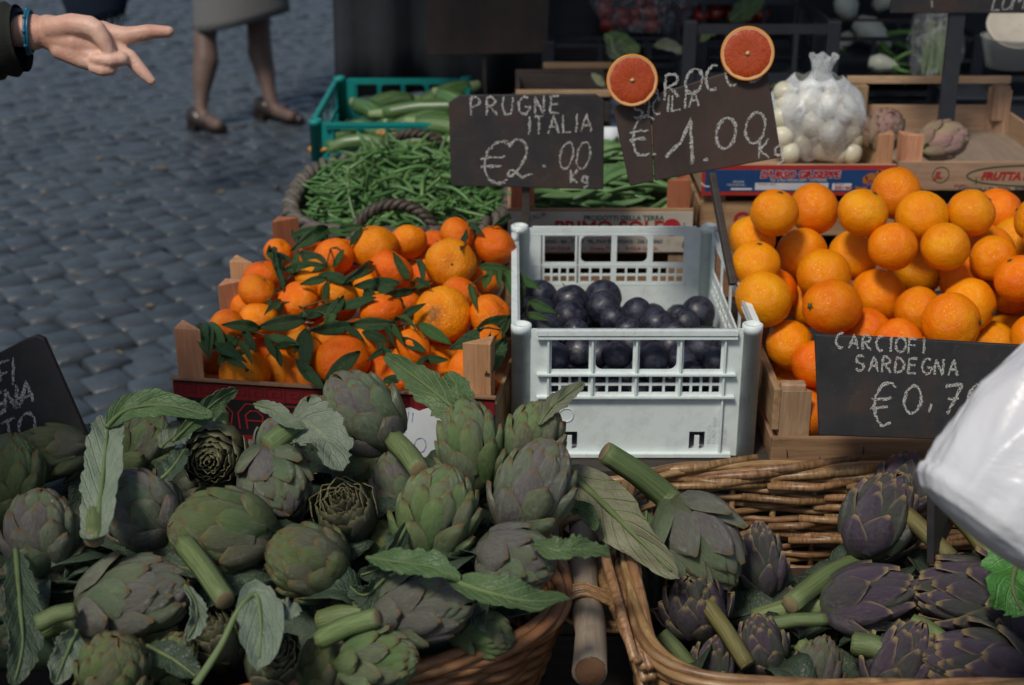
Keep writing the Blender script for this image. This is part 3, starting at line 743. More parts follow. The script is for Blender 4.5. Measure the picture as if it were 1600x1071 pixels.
# crates behind: flat beans, blood oranges, empty ones
pb = wood_crate('fruit_crate', 'shallow wooden crate of flat beans with cream printed front', .182, 2.81, .612, 0, .382, .50, .097, .155, psz=.048, wood_='oldwood_x', side='oldwood_y', post=('redwood_z', 'redwood_z', 'oldwood_z', 'oldwood_z'), slats=1)
obj('label_board', MB().box((0, -.0021, .050), (.380, .0036, .086)), M['cream'], pb, False)
Y_ = -.0045
words(pb, 'PRODOTTI DELLA TERRA', -.035, Y_, .0755, .0145, M['green_ink'], .0003)
words(pb, 'PRIMO SOLE', -.095, Y_, .046, .040, M['red'], .0012, squeeze=1.02)
words(pb, 'ITALIA', -.15, Y_, .073, .014, M['blue_ink'], 0, rot=(R(90), R(-18), 0))
ss = MB().prism([(.222 - .075 + .019 * math.cos(2 * math.pi * i / 18), .060 + .019 * math.sin(2 * math.pi * i / 18)) for i in range(18)], Y_, Y_ + .0003); obj('red_sun', ss, M['red'], pb, False)
words(pb, 'CONVERSANO - BA - ITALY  TEL./FAX 080.4952412 - 336.1258063', -.158, Y_, .026, .0115, M['blue_ink'], .0002, squeeze=.88)
words(pb, 'PRODOTTO IN ITALIA   Cat. I    Origine ITALIA     PUGLIA Cat. Or.', -.158, Y_, .011, .0105, M['red'], .0002, squeeze=.92)
for x in (-.172, .172): nail(pb, x, .07, -1.2, -.004); nail(pb, x, .03, -1.9, -.004)
pl = wood_crate('fruit_crate', 'old wooden crate under the flat bean crate', .182, 2.805, TZ, 0, .39, .50, .075, .121, wood_='oldwood_x', side='oldwood_y', post=('oldwood_z',) * 4)
for z in (.028, .050): obj('printed_line', MB().box((.02, -.0004, z), (.30, .0005, .006)), M['orange_ink'], pl, False)
du = wood_crate('fruit_crate', 'wooden crate with blue and red printed label behind the oranges', .594, 2.86, .725, 0, .40, .42, .064, .125, psz=.036, post=('wood_z',) * 4)
obj('label_board', MB().box((0, -.0016, .0325), (.402, .0026, .064)), M['red'], du, False)
obj('blue_panel', MB().box((0, -.0032, .0325), (.388, .0005, .046)), M['blue'], du, False)
Y_ = -.0038
t_ = words(du, "D'URSO GIUSEPPE", -.080, Y_ - .0002, .0385, .0205, M['red'], .0011, .12); words(du, "D'URSO GIUSEPPE", -.080, Y_, .0385, .0205, M['white_ink'], .0019, .12)
words(du, 'Tel. e Fax 095/691604 - CATANIA', -.060, Y_, .0310, .0072, M['white_ink'], .0001, squeeze=1.15)
for (a, b, z0, z1) in ((-.090, .062, .0125, .0275), (.070, .110, .0125, .0265), (-.14, -.096, .0125, .0165)): obj('white_box', MB().box(((a + b) / 2, Y_ + .0003, (z0 + z1) / 2), (b - a, .0004, z1 - z0)), M['white_ink'], du, False)
words(du, '0001460', .075, Y_ - .0002, .0140, .0105, M['red'], .0003); words(du, 'REG. OPER.', .074, Y_ - .0002, .0232, .004, M['red']); words(du, 'CATEGORIA  VARIETA', -.086, Y_ - .0002, .0232, .004, M['red'])
words(du, 'ORIGINE', -.137, Y_, .028, .006, M['white_ink']); words(du, 'ITALIA (SICILIA)', -.148, Y_, .0215, .006, M['white_ink'], squeeze=.9)
ar = MB(); ribbon(ar, [(-.188 + .016 * math.cos(a), .036 + .016 * math.sin(a)) for a in [math.pi * (1.15 + .85 * i / 10) for i in range(11)]], .003, Y_); obj('emblem', ar, M['white_ink'], du, False)
hs = MB()
for px4, pz4, r4, r5 in ((.150, .040, .013, .009), (.164, .047, .006, .008), (.168, .053, .005, .0035), (.137, .034, .005, .009)): hs.prism([(px4 + r4 * math.cos(a), pz4 + r5 * math.sin(a)) for a in [2 * math.pi * i / 10 for i in range(10)]], Y_, Y_ + .0003)
for a in (.142, .148, .156, .161): ribbon(hs, [(a, .034), (a + .002, .022)], .003, Y_)
ribbon(hs, [(.118, .020), (.124, .016), (.134, .0155), (.142, .019)], [.003, .006, .006, .003], Y_); obj('picture', hs, M['orange_ink'], du, False)
gt = wood_crate('fruit_crate', 'bare wooden crate under the blue labelled crate', .60, 2.87, .632, 0, .41, .42, .075, .091, wood_='oldwood_x', side='oldwood_y', post=('oldwood_z',) * 4)
words(gt, 'G', -.135, -.0006, .022, .045, M['red'], .0016); words(gt, 'IV', -.095, -.0006, .028, .034, M['red'], .001, .2); nail(gt, -.10, .055, -1.7); nail(gt, -.185, .03, -1.5)
gl = wood_crate('fruit_crate', 'old wooden crate at the bottom behind the oranges', .60, 2.88, TZ, 0, .41, .42, .10, .14, wood_='oldwood_x', side='oldwood_y', post=('oldwood_z',) * 4)
ft = wood_crate('fruit_crate', 'empty pale wooden crate with printed front board holding two trimmed artichokes', 1.005, 2.90, .722, 0, .395, .52, .062, .118, psz=.045, wood_='wood_x', floor='ply', post=('wood_z', 'wood_z', 'oldwood_z', 'oldwood_z'), back_rows=[(.002, .070), (.122, .140)], side_rows=[(.002, .060)])
for sx in (-1, 1): obj('corner_post', MB().box((sx * .170, .496, .080), (.036, .030, .084)), M['oldwood_z'], ft, False, .001)
el = MB(); ribbon(el, [(.075 + .125 * math.cos(a), .034 + .022 * math.sin(a)) for a in [2 * math.pi * i / 40 for i in range(40)]], .003, -.0007, True); obj('printed_oval', el, M['green_ink'], ft, False)
words(ft, 'FRUTTA SCELTA', -.020, -.0008, .026, .0225, M['red'], .0012, .25)
em = MB(); ribbon(em, [(-.105 + .017 * math.cos(a), .036 + .017 * math.sin(a)) for a in [2 * math.pi * i / 24 for i in range(24)]], .0018, -.0007, True); obj('printed_ring', em, M['green_ink'], ft, False)
words(ft, 'JL', -.118, -.0008, .029, .02, M['red'], .0008, .2); words(ft, 'GRUPPO', -.075, -.0008, .0105, .007, M['red']); words(ft, 'CATANIA 1.52   RNN   SCELTA', -.065, -.0008, .0035, .009, M['blue_ink'], .0001, squeeze=1.3); nail(ft, -.03, .03, -1.6); nail(ft, -.185, .05, -1)
fu = wood_crate('fruit_crate', 'wooden crate under the empty printed crate at the right', 1.03, 2.91, .600, 0, .41, .50, .088, .118, wood_='oldwood_x', side='oldwood_y', post=('oldwood_z',) * 4)
words(fu, 'AGRUMI MIX', .02, -.0007, .030, .034, M['red'], .001, .2, squeeze=.8); words(fu, 'PRIMA SCELTA', .02, -.0007, .066, .014, M['green_ink'])
fb = wood_crate('fruit_crate', 'lowest wooden crate at the right behind the oranges', 1.03, 2.92, TZ, 0, .41, .50, .08, .108, wood_='oldwood_x', side='oldwood_y', post=('oldwood_z',) * 4)
# orange crate in front
oc = wood_crate('fruit_crate', 'weathered wooden crate holding the big heap of oranges', .415 + .36, 2.095, TZ, 0, .70, .42, .043, .125, wood_='oldwood_x', side='oldwood_y', post=('oldwood_z',) * 4, psz=.05, thick=.012, side_rows=[(.002, .04), (.055, .128)])
nail(oc, -.325, .025, -1.2); nail(oc, -.27, .012, -1.8); nail(oc, -.2, .03, -1.5)
obj('corner_block', MB().box((-.318, .024, .094), (.040, .022, .082)), M['oldwood_z'], oc, False, .002)
# ================================================================== BASKETS
def loop_pt(a, w, d, e=4.5):
    c, s_ = math.cos(a), math.sin(a)
    return V((w / 2 * math.copysign(abs(c) ** (2 / e), c), d / 2 * math.copysign(abs(s_) ** (2 / e), s_), 0))
def wicker(name, label, cx, cy, yaw, w, d, z0, z1, rows, nst, rad, mat, rim_mat, flare=.03, e=4.5, rim_n=3, rim_r=None, wav=None, seed=1):
    rr = random.Random(seed)
    t = thing(name, label, 'basket', (cx, cy, z0), (0, 0, yaw))
    h = z1 - z0; N = nst * 6
    # even spacing round the loop
    raw = [loop_pt(2 * math.pi * i / 1440, w, d, e) for i in range(1440)]
    cum = [0]
    for i in range(1440): cum.append(cum[-1] + (raw[(i + 1) % 1440] - raw[i]).length)
    base, k_ = [], 0
    for i in range(N):
        s_ = cum[-1] * i / N
        while cum[k_ + 1] < s_: k_ += 1
        f = (s_ - cum[k_]) / max(1e-9, cum[k_ + 1] - cum[k_]); base.append(raw[k_ % 1440].lerp(raw[(k_ + 1) % 1440], f))
    nor = [((base[(i + 1) % N] - base[i - 1]).cross(V((0, 0, 1)))).normalized() for i in range(N)]
    amp = rad * .95
    for r_ in range(rows):
        f = r_ / max(1, rows - 1); z = rad + (h - 2 * rad) * f; ph = rr.uniform(0, 6)
        pts = [base[i] + nor[i] * (flare * f + amp * math.cos(math.pi * (i / 6 + r_))) + V((0, 0, z + rad * .25 * math.sin(i * .11 + ph) + rr.uniform(-.06, .06) * rad)) for i in range(N)]
        ra = [rad * (1 + .14 * math.sin(i * .07 + ph) + rr.uniform(-.05, .05)) for i in range(N)]
        obj('weaver', MB().tube(pts, ra, 6, True), mat, t)
    sm = MB().tube([(0, 0, 0), (0, 0, h * .5), (0, 0, h * 1.03)], rad * .95, 6).mesh('stake')
    for k_ in range(nst):
        i = k_ * 6; o = link('stake', sm, mat, t); o.location = base[i] + nor[i] * 0
        tilt = nor[i] * flare; o.rotation_euler = V((tilt.x, tilt.y, h)).to_track_quat('Z', 'Y').to_euler()
    rim_r = rim_r or rad * 1.5
    for q in range(rim_n):
        tw = 2 * math.pi * q / rim_n; fr_ = wav or 9
        pts = [base[i] + nor[i] * (flare + rim_r * 1.15 * math.cos(fr_ * 2 * math.pi * i / N + tw)) + V((0, 0, h + rim_r * .6 + rim_r * 1.0 * math.sin(fr_ * 2 * math.pi * i / N + tw))) for i in range(N)]
        obj('rim_strand', MB().tube(pts, [rim_r * (1 + .15 * math.sin(i * .05 + q * 2) + rr.uniform(-.04, .04)) for i in range(N)], 8, True), rim_mat, t)
    fl_ = MB().prism_z([(p.x * .97, p.y * .97) for p in base[::3]], .002, .010); obj('base_panel', fl_, M['cane_dark'], t, False)
    return t
lb = wicker('wicker_basket', 'brown wicker basket in front at the left heaped with globe artichokes', -.395, 1.700, R(14), .80, .47, .345, .512, 15, 46, .0066, M['cane2'], M['cane2'], .05, 4.5, 4, .0080, 7, 2)
rb = wicker('wicker_basket', 'wide brown wicker basket in front at the right with purple artichokes and a pole handle', .515, 1.722, 0, .67, .55, .345, .518, 14, 34, .0056, M['cane'], M['cane'], .015, 6, 4, .0068, 4, 5)
rr = random.Random(9)
for i in range(26):     # overlapping cane ends on the inside of the back wall and in the rim
    x = rr.uniform(-.30, .22); z = rr.uniform(.05, .165); L = rr.uniform(.08, .2); y = .268 - rr.uniform(.0, .012) + .02 * z / .18
    obj('cane_end', MB().tube([(x - L / 2, y - .004, z + rr.uniform(-.006, .006)), (x, y - .012, z), (x + L / 2, y + .006, z + rr.uniform(-.01, .01))], [.006, .0062, .0055], 7), M['cane'], rb)
# rim splints along the back
for i in range(13):
    x = -.34 + i * .052; L = rr.uniform(.16, .28); z = .168 + rr.uniform(-.01, .016)
    obj('rim_splint', MB().tube([(x - L / 2, .285, z - .012), (x, .279 - rr.uniform(0, .008), z + .002), (x + L / 2, .298, z + .010)], [.0045, .0078, .006], 8), M['cane'], rb)
# pole handle on the left side, with cane bindings
RB = V((.515, 1.722, .345))
pa, pb_ = aty(908, 812, 1.93) - RB, aty(935, 1048, 1.475) - RB
pa.x = -.408; pb_.x = -.418; 
P = [pa.lerp(pb_, i / 10) + V((.003 * math.sin(i), 0, .003 * math.sin(i * 1.7))) for i in range(11)]
po = obj('handle_pole', MB().tube(P, [.021 + .001 * math.sin(i * 2.1) for i in range(11)], 16), M['pole'], rb)
dr = (pb_ - pa).normalized()
obj('pole_end', MB().tube([pb_ + dr * .0005, pb_ + dr * .003], [.0195, .018], 16), M['pole_end'], po)
def binding(f, n_, wid):
    c = pa.lerp(pb_, f)
    for q in range(n_):
        o_ = (q - n_ / 2) * .0062
        pts = []
        for i in range(28):
            a = 2 * math.pi * i / 28
            x = .030 * math.cos(a) * (1.0 if math.cos(a) < 0 else wid); z = .0245 * math.sin(a) - .012 * max(0, math.cos(a)) * wid
            pts.append(c + dr * (o_ + .002 * math.sin(a + q)) + V((x - .002, 0, z)))
        obj('binding', MB().tube(pts, .0034, 6, True), M['cane'], rb)
binding(.62, 6, 2.1); binding(.08, 6, 2.0)
for i in range(7):      # loose side canes between pole and wall
    x0 = -.372 + rr.uniform(-.012, .012)
    obj('cane_end', MB().tube([(x0 + .02, .2, .14 + rr.uniform(-.02, .03)), (x0 - .002 + rr.uniform(-.01, .01), .0, .165 + rr.uniform(-.02, .02)), (x0 + .02, -.24, .155 + rr.uniform(-.03, .03))], [.006, .0075, .006], 7), M['cane'], rb)
# dark bean basket with roped rim and two loop handles
bb = wicker('wicker_basket', 'dark wicker basket with twisted pale rim full of green beans', -.245, 3.12, 0, .43, .60, TZ, .655, 14, 30, .0052, M['cane_dark'], M['cane_grey'], .03, 3.0, 2, .0095, 26, 11)
for sy, mm in ((-1, 'cane_dark'), (1, 'cane_dark')):
    for q in range(3):
        pts = []
        for i in range(40):
            f = i / 39; a = math.pi * f; tw = 11 * 2 * math.pi * f / 2 + q * 2.094
            c = V((.005 - .088 * math.cos(a), sy * (.325) - sy * .02 * math.sin(a), .150 + .080 * math.sin(a)))
            rdir = V((-math.cos(a), 0, math.sin(a)))
            pts.append(c + rdir * .0065 * math.cos(tw) + V((0, 1, 0)) * .0065 * math.sin(tw))
        obj('handle_strand', MB().tube(pts, .0072, 7), M['cane_dark'], bb)

# ================================================================== ARTICHOKES
def prof(s_, kind):
    "body radius over height 0..1"
    if s_ <= 0: return .30
    if s_ < .38: q = (.38 - s_) / .38; return math.sqrt(max(0, 1 - (q ** 2.3) * .88))
    q = (s_ - .38) / .62
    e = {'round': 2.3, 'long': 2.05, 'point': 1.55}[kind]
    return max(.02, (1 - q ** e) ** (.62 if kind != 'point' else .85))
def cup_bracts(rr, aspect, levels, mat):
    "a head whose bracts stand up in rings round an open centre"
    out = []
    for i in range(levels):
        f = i / (levels - 1); Rf = aspect * (1 - .90 * f ** .85) * rr.uniform(.95, 1.05); z0 = .02 + .40 * f; z1 = .70 + .24 * f ** .7 + rr.uniform(-.03, .03); ha = .62 + .35 * f; tl_ = rr.uniform(-.03, .10) * (1 - f)
        def fn(a, b):
            w = math.sin(math.pi * min(.5, .22 + b * .5)) if b < .6 else max(.06, 1 - ((b - .6) / .4) ** 2.0) ** .6
            r = Rf * (.72 + .36 * math.sin(math.pi * min(1, .12 + b * .62)) - .16 * max(0, b - .7)) + .012 * (1 - abs(a)) - .03 * abs(a) ** 2 * Rf / aspect + tl_ * b ** 3
            phi = a * ha * w; return (r * math.cos(phi), r * math.sin(phi), z0 + (z1 - z0) * b)
        me = MB().sheet(4, 7, fn, .012).mesh('bract'); me.materials.append(M[mat]); me.set_sharp_from_angle(angle=R(50)); out.append((me, i * 137.508 + rr.uniform(-8, 8)))
    return out
def make_variant(name, kind, aspect, levels, mat, open_, tip_pt, wide, seed, cup=False):
    """unit artichoke: height 1 along z from the stem, max radius aspect; every bract is a mesh of its own"""
    rr = random.Random(seed); out = []
    for i in range(levels):
        f = i / (levels - 1)
        z0 = -.02 + .80 * f ** .88
        L = (.40 + .16 * math.sin(math.pi * min(1, f * 1.3))) * (1 - .28 * f) * rr.uniform(.93, 1.07)
        z1 = min(z0 + L, 1.0 - .02 * (1 - f))
        lift = (1 - f) * .115 + .022; op = open_ * (1 - .75 * f) * rr.uniform(.6, 1.35)
        hw = wide * (1 - .36 * f) * rr.uniform(.9, 1.1)          # half width in units of height
        bend = rr.uniform(-.04, .04)
        def fn(a, b, z0=z0, z1=z1, lift=lift, op=op, hw=hw, bend=bend, f=f):
            z = z0 + (z1 - z0) * b
            r = prof(z, kind) * aspect
            ts = .55 if kind != 'point' else .36
            sh = (math.sin(math.pi * min(.5, .16 + b * .62)) if b < ts else 1.0)
            if b > ts: q = (b - ts) / (1 - ts); sh = max(0.035, (1 - q ** tip_pt)) ** (.75 if tip_pt > 1.6 else .95)
            half = hw * sh
            rc = max(r, .13 * aspect + .04)
            phi = a * min(1.25, half / rc) + bend * b
            off = lift * (.25 + .75 * b) + op * b ** 3 - .085 * (abs(a) ** 2.2) * (1 - .25 * b) * (1 - .45 * f) + .012 * (1 - abs(a)) * math.sin(math.pi * b)
            rad = max(.012, r + off)
            if b > .85: off2 = -.02 * (b - .85) / .15; rad = max(.01, rad + off2)
            return (rad * math.cos(phi), rad * math.sin(phi), z + .010 * (1 - abs(a)) * b)
        me = MB().sheet(4, 7, fn, .009).mesh('bract'); me.set_sharp_from_angle(angle=R(50)); me.materials.append(M[mat])
        out.append((me, i * 137.508 + rr.uniform(-9, 9)))
    if cup: out = cup_bracts(rr, aspect, levels, mat)
    core = MB().lathe([(max(.003, prof(z, kind) * aspect * .92), z * (.93 if not cup else .62)) for z in [q / 14 for q in range(15)]], 16).mesh('heart'); core.materials.append(M['core'])
    return core, out, mat
VAR = {
    'round': make_variant('a', 'round', .46, 46, 'br_olive', .045, 1.8, .225, 1),
    'green': make_variant('b', 'long', .43, 44, 'br_green', .10, 1.65, .215, 2),
    'mixed': make_variant('c', 'long', .42, 38, 'br_mixed', .085, 1.6, .245, 3),
    'violet': make_variant('d', 'long', .45, 34, 'br_mixed', .075, 1.6, .265, 4),
    'dark': make_variant('e', 'round', .52, 52, 'br_cup', .12, 1.9, .27, 5, True),
    'trim': make_variant('i', 'round', .48, 34, 'br_trim', .05, 2.4, .24, 9),
    'purple': make_variant('f', 'point', .41, 34, 'br_purple', .09, 1.45, .25, 6),
    'open': make_variant('g', 'point', .44, 32, 'br_purple', .17, 1.4, .23, 7),
    'openg': make_variant('h', 'point', .44, 34, 'br_mixed', .13, 1.5, .25, 8),
}
def stem_geo(pts, r0, r1, n_=14, seg=14):
    P, rad = [], []
    for i in range(n_):
        f = i / (n_ - 1) * (len(pts) - 1); k_ = min(int(f), len(pts) - 2); f -= k_; P.append(pts[k_].lerp(pts[k_ + 1], f)); rad.append(r0 + (r1 - r0) * i / (n_ - 1))
    mb = MB(); mb.tube(P, rad, seg)
    for i, p in enumerate(mb.v):                       # lengthwise ribs
        ring = i // seg; c = P[min(ring, n_ - 1)]; mb.v[i] = c + (p - c) * (1 + (.09 if i % 2 else -.06))
    return mb
def artichoke(label, u, v, Lpx, Wpx, dx, dy, c, var, z=None, t=None, group=None, stem=0, stem_px=16, stem_mat='stem', stem_to=None, roll=None):
    if t is None: t = depth_z(u, v, z)
    s_ = t / FPX; H = Lpx * s_; core, brs, mat = VAR[var]
    d = (AX_R * dx - AX_U * dy).normalized() * math.sqrt(max(0, 1 - c * c)) + AX_B * c; d.normalize()
    asp = max(p[0] for p in [(prof(q / 20, 'round'),) for q in range(21)])
    base_asp = {'round': .46, 'green': .43, 'mixed': .42, 'violet': .45, 'dark': .52, 'trim': .48, 'purple': .41, 'open': .44, 'openg': .44}[var]
    W_ = Wpx * s_; k_ = W_ / (2 * (base_asp + .070))
    org = at(u, v, t) - d * (H * .45)
    th = bpy.data.objects.new('artichoke', None); col.objects.link(th); th.empty_display_size = .02
    rl = roll if roll is not None else rnd(0, 6.28)
    q = d.to_track_quat('Z', 'Y').to_matrix().to_4x4()
    th.matrix_basis = Matrix.Translation(org) @ q @ Matrix.Rotation(rl, 4, 'Z') @ Matrix.Diagonal((k_, k_, H, 1))
    tag(th, label, 'artichoke', group)
    link('heart', core, None, th)
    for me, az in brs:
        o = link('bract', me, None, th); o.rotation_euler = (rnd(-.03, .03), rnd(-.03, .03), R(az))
    # stem, in real units
    if stem:
        inv = th.matrix_basis.inverted()
        e = org - d * stem * s_ if stem_to is None else at(*stem_to)
        mid = org.lerp(e, .5) + V((0, 0, .006))
        mb = stem_geo([org + d * .012, org - d * .01, mid, e], stem_px * s_ * .62, stem_px * s_ * .5)
        mb.v = [inv @ p for p in mb.v]; so = obj('stem', mb, M[stem_mat], th)
        dd = (e - mid).normalized(); cm = MB().tube([e + dd * .0004, e + dd * .0015], [stem_px * s_ * .47, stem_px * s_ * .44], 14); cm.v = [inv @ p for p in cm.v]; obj('cut_face', cm, M['cut'], so)
    return th
GL = 'globe artichokes heaped in the left basket'
def zl(v): return .585 + (1000 - max(620, min(1000, v))) * (.125 / 380)
A = [ # u, v, length, width, tip direction, toward viewer, kind, label, extra
    (572, 650, 150, 112, -.62, -.78, .15, 'violet', 'large smooth green and violet artichoke in front of the white price card', dict(stem=34, stem_px=30)),
    (735, 705, 152, 98, -.12, -1, .10, 'green', 'tall upright artichoke in front of the mandarin crate right corner post', {}),
    (832, 690, 120, 92, .35, -.9, .2, 'green', 'pale green artichoke with a leaf against the white plastic crate', {}),
    (832, 772, 165, 118, .42, -.9, .12, 'mixed', 'large upright artichoke rightmost of the left heap, below the white crate corner', {}),
    (680, 812, 162, 122, .28, -.95, .18, 'green', 'bright green upright artichoke in the middle of the left heap', {}),
    (800, 872, 128, 104, .95, .25, .25, 'mixed', 'artichoke pointing right beside the frayed leaf at the basket edge', {}),
    (655, 952, 158, 112, .97, -.15, .12, 'violet', 'artichoke lying with its tip right over the long green leaf', dict(stem=90, stem_px=34)),
    (486, 880, 138, 116, -.75, -.45, .45, 'round', 'round olive artichoke standing alone in the lower middle of the heap', {}),
    (540, 802, 120, 108, -.1, -.5, .80, 'dark', 'dark artichoke seen from its top in the centre of the heap', {}),
    (556, 727, 118, 88, .85, -.35, .30, 'round', 'small olive artichoke half hidden behind the pale torn leaf', {}),
    (428, 748, 132, 112, .40, .70, .50, 'violet', 'violet grey artichoke pointing down between rosette and dark centre', {}),
    (332, 708, 112, 116, .05, .15, .97, 'dark', 'dark artichoke facing straight out like a rosette', {}),
    (356, 832, 166, 132, -.95, -.1, .15, 'round', 'wide olive green artichoke lying with its tip left in mid heap', {}),
    (226, 803, 140, 118, -.50, -.75, .25, 'violet', 'pale violet artichoke right of the long drooping leaf', {}),
    (64, 838, 140, 116, .05, -1, .2, 'violet', 'grey violet upright artichoke at the left edge', {}),
    (82, 708, 130, 84, -.9, .1, .4, 'round', 'olive artichoke with tip left under the slanted left chalkboard', {}),
    (205, 706, 140, 110, .5, -.6, .1, 'green', 'green artichoke behind the long drooping leaf', {}),
    (200, 942, 190, 140, .93, -.30, .12, 'violet', 'largest violet grey artichoke lying tip right at the lower left', dict(stem=60, stem_px=36, stem_mat='stem')),
    (112, 910, 130, 110, .35, -.9, .1, 'violet', 'violet artichoke tucked behind the largest lower left one', {}),
    (176, 1052, 130, 112, .25, -.85, .45, 'round', 'olive artichoke at the bottom edge below the largest one', {}),
    (12, 758, 150, 110, .15, -1, .1, 'round', 'dark green artichoke cut by the left edge of the view', {}),
    (148, 728, 120, 95, -.2, -1, .1, 'violet', 'violet artichoke behind the pale midrib of the drooping leaf', {}),
    (628, 775, 130, 92, -.3, -.9, .0, 'violet', 'smooth violet artichoke shaded behind the bright green one', {}),
    (534, 955, 105, 80, .4, -.75, .45, 'dark', 'small dark green artichoke below the round olive one', {}),
    (338, 995, 115, 90, -.35, -.65, .60, 'dark', 'dark green artichoke behind the curled pale leaf', {}),
    (425, 1032, 120, 96, .2, -.5, .75, 'dark', 'dark artichoke near the bottom rim right of the curled leaf', {}),
    (585, 1035, 130, 100, .9, -.1, .2, 'green', 'pale green artichoke partly under the front rim', {}),
    (20, 950, 150, 120, .3, -.9, .1, 'violet', 'dusky artichoke at the lower left edge of the view', {}),
    (745, 985, 110, 80, .8, .3, .2, 'green', 'green artichoke under the long green leaf beside the rim', {}),
    (610, 862, 105, 84, -.6, -.5, .3, 'round', 'olive artichoke peeping between the bright green and the round olive heads', {}),
    (410, 905, 105, 84, .5, -.7, .2, 'violet', 'shaded violet artichoke right of the pale ribbed cut stem', {}),
    (285, 755, 100, 84, .3, -.9, .2, 'violet', 'shaded violet artichoke under the rosette artichoke', {}),
    (262, 1040, 110, 86, .4, -.8, .3, 'green', 'green artichoke low between the largest head and the curled leaf', {}),
    (505, 1045, 110, 84, .2, -.8, .35, 'round', 'olive artichoke close behind the front rim in the middle', {}),
    (500, 668, 95, 76, -.3, -.9, .1, 'violet', 'violet artichoke behind the torn pale leaf', {}),
    (130, 1000, 100, 84, -.4, -.8, .3, 'round', 'olive artichoke under the stem of the largest head', {}),
    (430, 700, 90, 74, .2, -.9, .1, 'violet', 'artichoke peeping out behind the rosette artichoke', {}),
]
random.seed(21)
for (u, v, L, W_, dx, dy, c, var, lab, kw) in A:
    dz = -.05 if lab.split()[0] in ('small', 'dusky') or 'behind' in lab or 'shaded' in lab or 'peeping' in lab or 'low between' in lab or 'under the stem' in lab or 'under the long green' in lab else 0
    artichoke(lab, u, v, L, W_, dx, dy, c, var, z=zl(v) + dz, group=GL, **kw)
GP = 'purple artichokes in the right basket'
def zr(v): return .37 + (1060 - v) * (.17 / 340)
A2 = [
    (1090, 842, 165, 142, .55, .75, .30, 'openg', 'grey green open artichoke on a long stem thrown over the back rim', .53, dict(stem_to=(945, 706, 2.02), stem=1, stem_px=34)),
    (1086, 950, 125, 112, -.1, -.35, .62, 'open', 'dark open artichoke below the grey green one', .45, {}),
    (1190, 882, 125, 76, -.05, -1, .1, 'purple', 'slim upright purple artichoke in the middle of the right basket', .46, dict(stem=40, stem_px=24)),
    (1372, 812, 150, 118, .42, -.88, .12, 'purple', 'upright purple artichoke behind the diagonal brownish stem', .50, dict(stem_to=(1235, 945, 1.99), stem=1, stem_px=28)),
    (1410, 762, 110, 92, .3, -.95, .0, 'purple', 'purple artichoke at the back next to the dark sign edge', .505, {}),
    (1352, 935, 165, 112, .98, -.2, .10, 'purple', 'purple artichoke lying tip right with pale stem to the left', .45, dict(stem=100, stem_px=28)),
    (1510, 932, 165, 128, -.97, -.1, .22, 'open', 'large purple artichoke lying tip left at the right edge', .46, {}),
    (1530, 1042, 190, 130, -.9, -.2, .30, 'purple', 'large dark purple artichoke at the bottom right corner', .42, {}),
    (1408, 1040, 150, 110, .2, -.6, .35, 'open', 'dark purple artichoke at the bottom by the front rim', .41, {}),
    (1275, 1056, 140, 80, .1, -.8, .45, 'openg', 'grey green artichoke barely showing above the front rim', .41, {}),
    (1190, 1012, 110, 84, -.2, -.8, .35, 'purple', 'small purple green artichoke under the brownish cut stem', .42, {}),
    (1240, 960, 110, 80, .3, -.2, .2, 'open', 'dark artichoke in shade between the pale stems', .40, {}),
    (1590, 985, 120, 90, -.3, -.8, .2, 'purple', 'purple artichoke under the green leaf at the right edge', .43, {}),
    (1110, 1050, 110, 80, .2, -.8, .2, 'open', 'dark artichoke low in the front left corner of the right basket', .385, {}),
]
for (u, v, L, W_, dx, dy, c, var, lab, z, kw) in A2: artichoke(lab, u, v, L, W_, dx, dy, c, var, z=z, group=GP, **kw)
# trimmed artichokes in the empty crate
for (u, v, dx, dy, c, lab) in ((1381, 207, .1, -.5, .8, 'trimmed artichoke left of the two in the empty crate'), (1470, 221, .9, -.2, .3, 'trimmed yellow and pink artichoke beside the black sign post')):
    artichoke(lab, u, v, 78, 62, dx, dy, c, 'trim', t=3.08, group='trimmed artichokes')

# cut stems
def cut_stem(label, p0, p1, wpx, mat='stem', bend=.004):
    a, b = at(*p0), at(*p1); r = wpx * p0[2] / FPX / 2; m = a.lerp(b, .5) + V((0, 0, bend))
    t = thing('artichoke_stalk', label, 'stalk', a, group='cut artichoke stems')
    s_ = obj('stalk', stem_geo([p - a for p in (a, m, b)], r, r * .92, 12, 14), M[mat], t)
    for p, q in ((a, b), (b, a)):
        d = (p - q).normalized(); obj('cut_face', MB().tube([p - a + d * .0004, p - a + d * .0014], [r * .9, r * .82], 14), M['cut'], s_)
zz = lambda u, v, z: (u, v, depth_z(u, v, z))
cut_stem('pale ribbed cut stem lying below the wide olive artichoke', zz(288, 850, .665), zz(352, 938, .655), 34)
cut_stem('short pale stem end behind the rosette artichoke', zz(344, 668, .715), zz(345, 648, .72), 26)
cut_stem('thick green stem with brown cut end among the pale leaves', zz(420, 700, .71), zz(474, 664, .725), 38)
cut_stem('broad stem end with round cut under the drooping leaf', zz(150, 800, .70), zz(147, 842, .70), 34)
cut_stem('stem pointing down right from the large smooth artichoke', zz(618, 690, .70), zz(655, 735, .70), 34)
cut_stem('pale stem across the lower middle of the left heap', zz(500, 1000, .60), zz(590, 965, .64), 32)
cut_stem('stem end at the left under the largest artichoke', zz(60, 975, .62), zz(118, 955, .63), 28)
cut_stem('long diagonal brownish stem in front of the upright purple artichoke', zz(1384, 778, .53), zz(1486, 872, .49), 27, 'stem_old')
cut_stem('brownish green stem leaning under the white bag', zz(1486, 792, .53), zz(1550, 872, .48), 30, 'stem_old')
cut_stem('brown cut stem standing up in the front left of the right basket', zz(1104, 944, .475), zz(1168, 1040, .43), 27, 'stem_old')
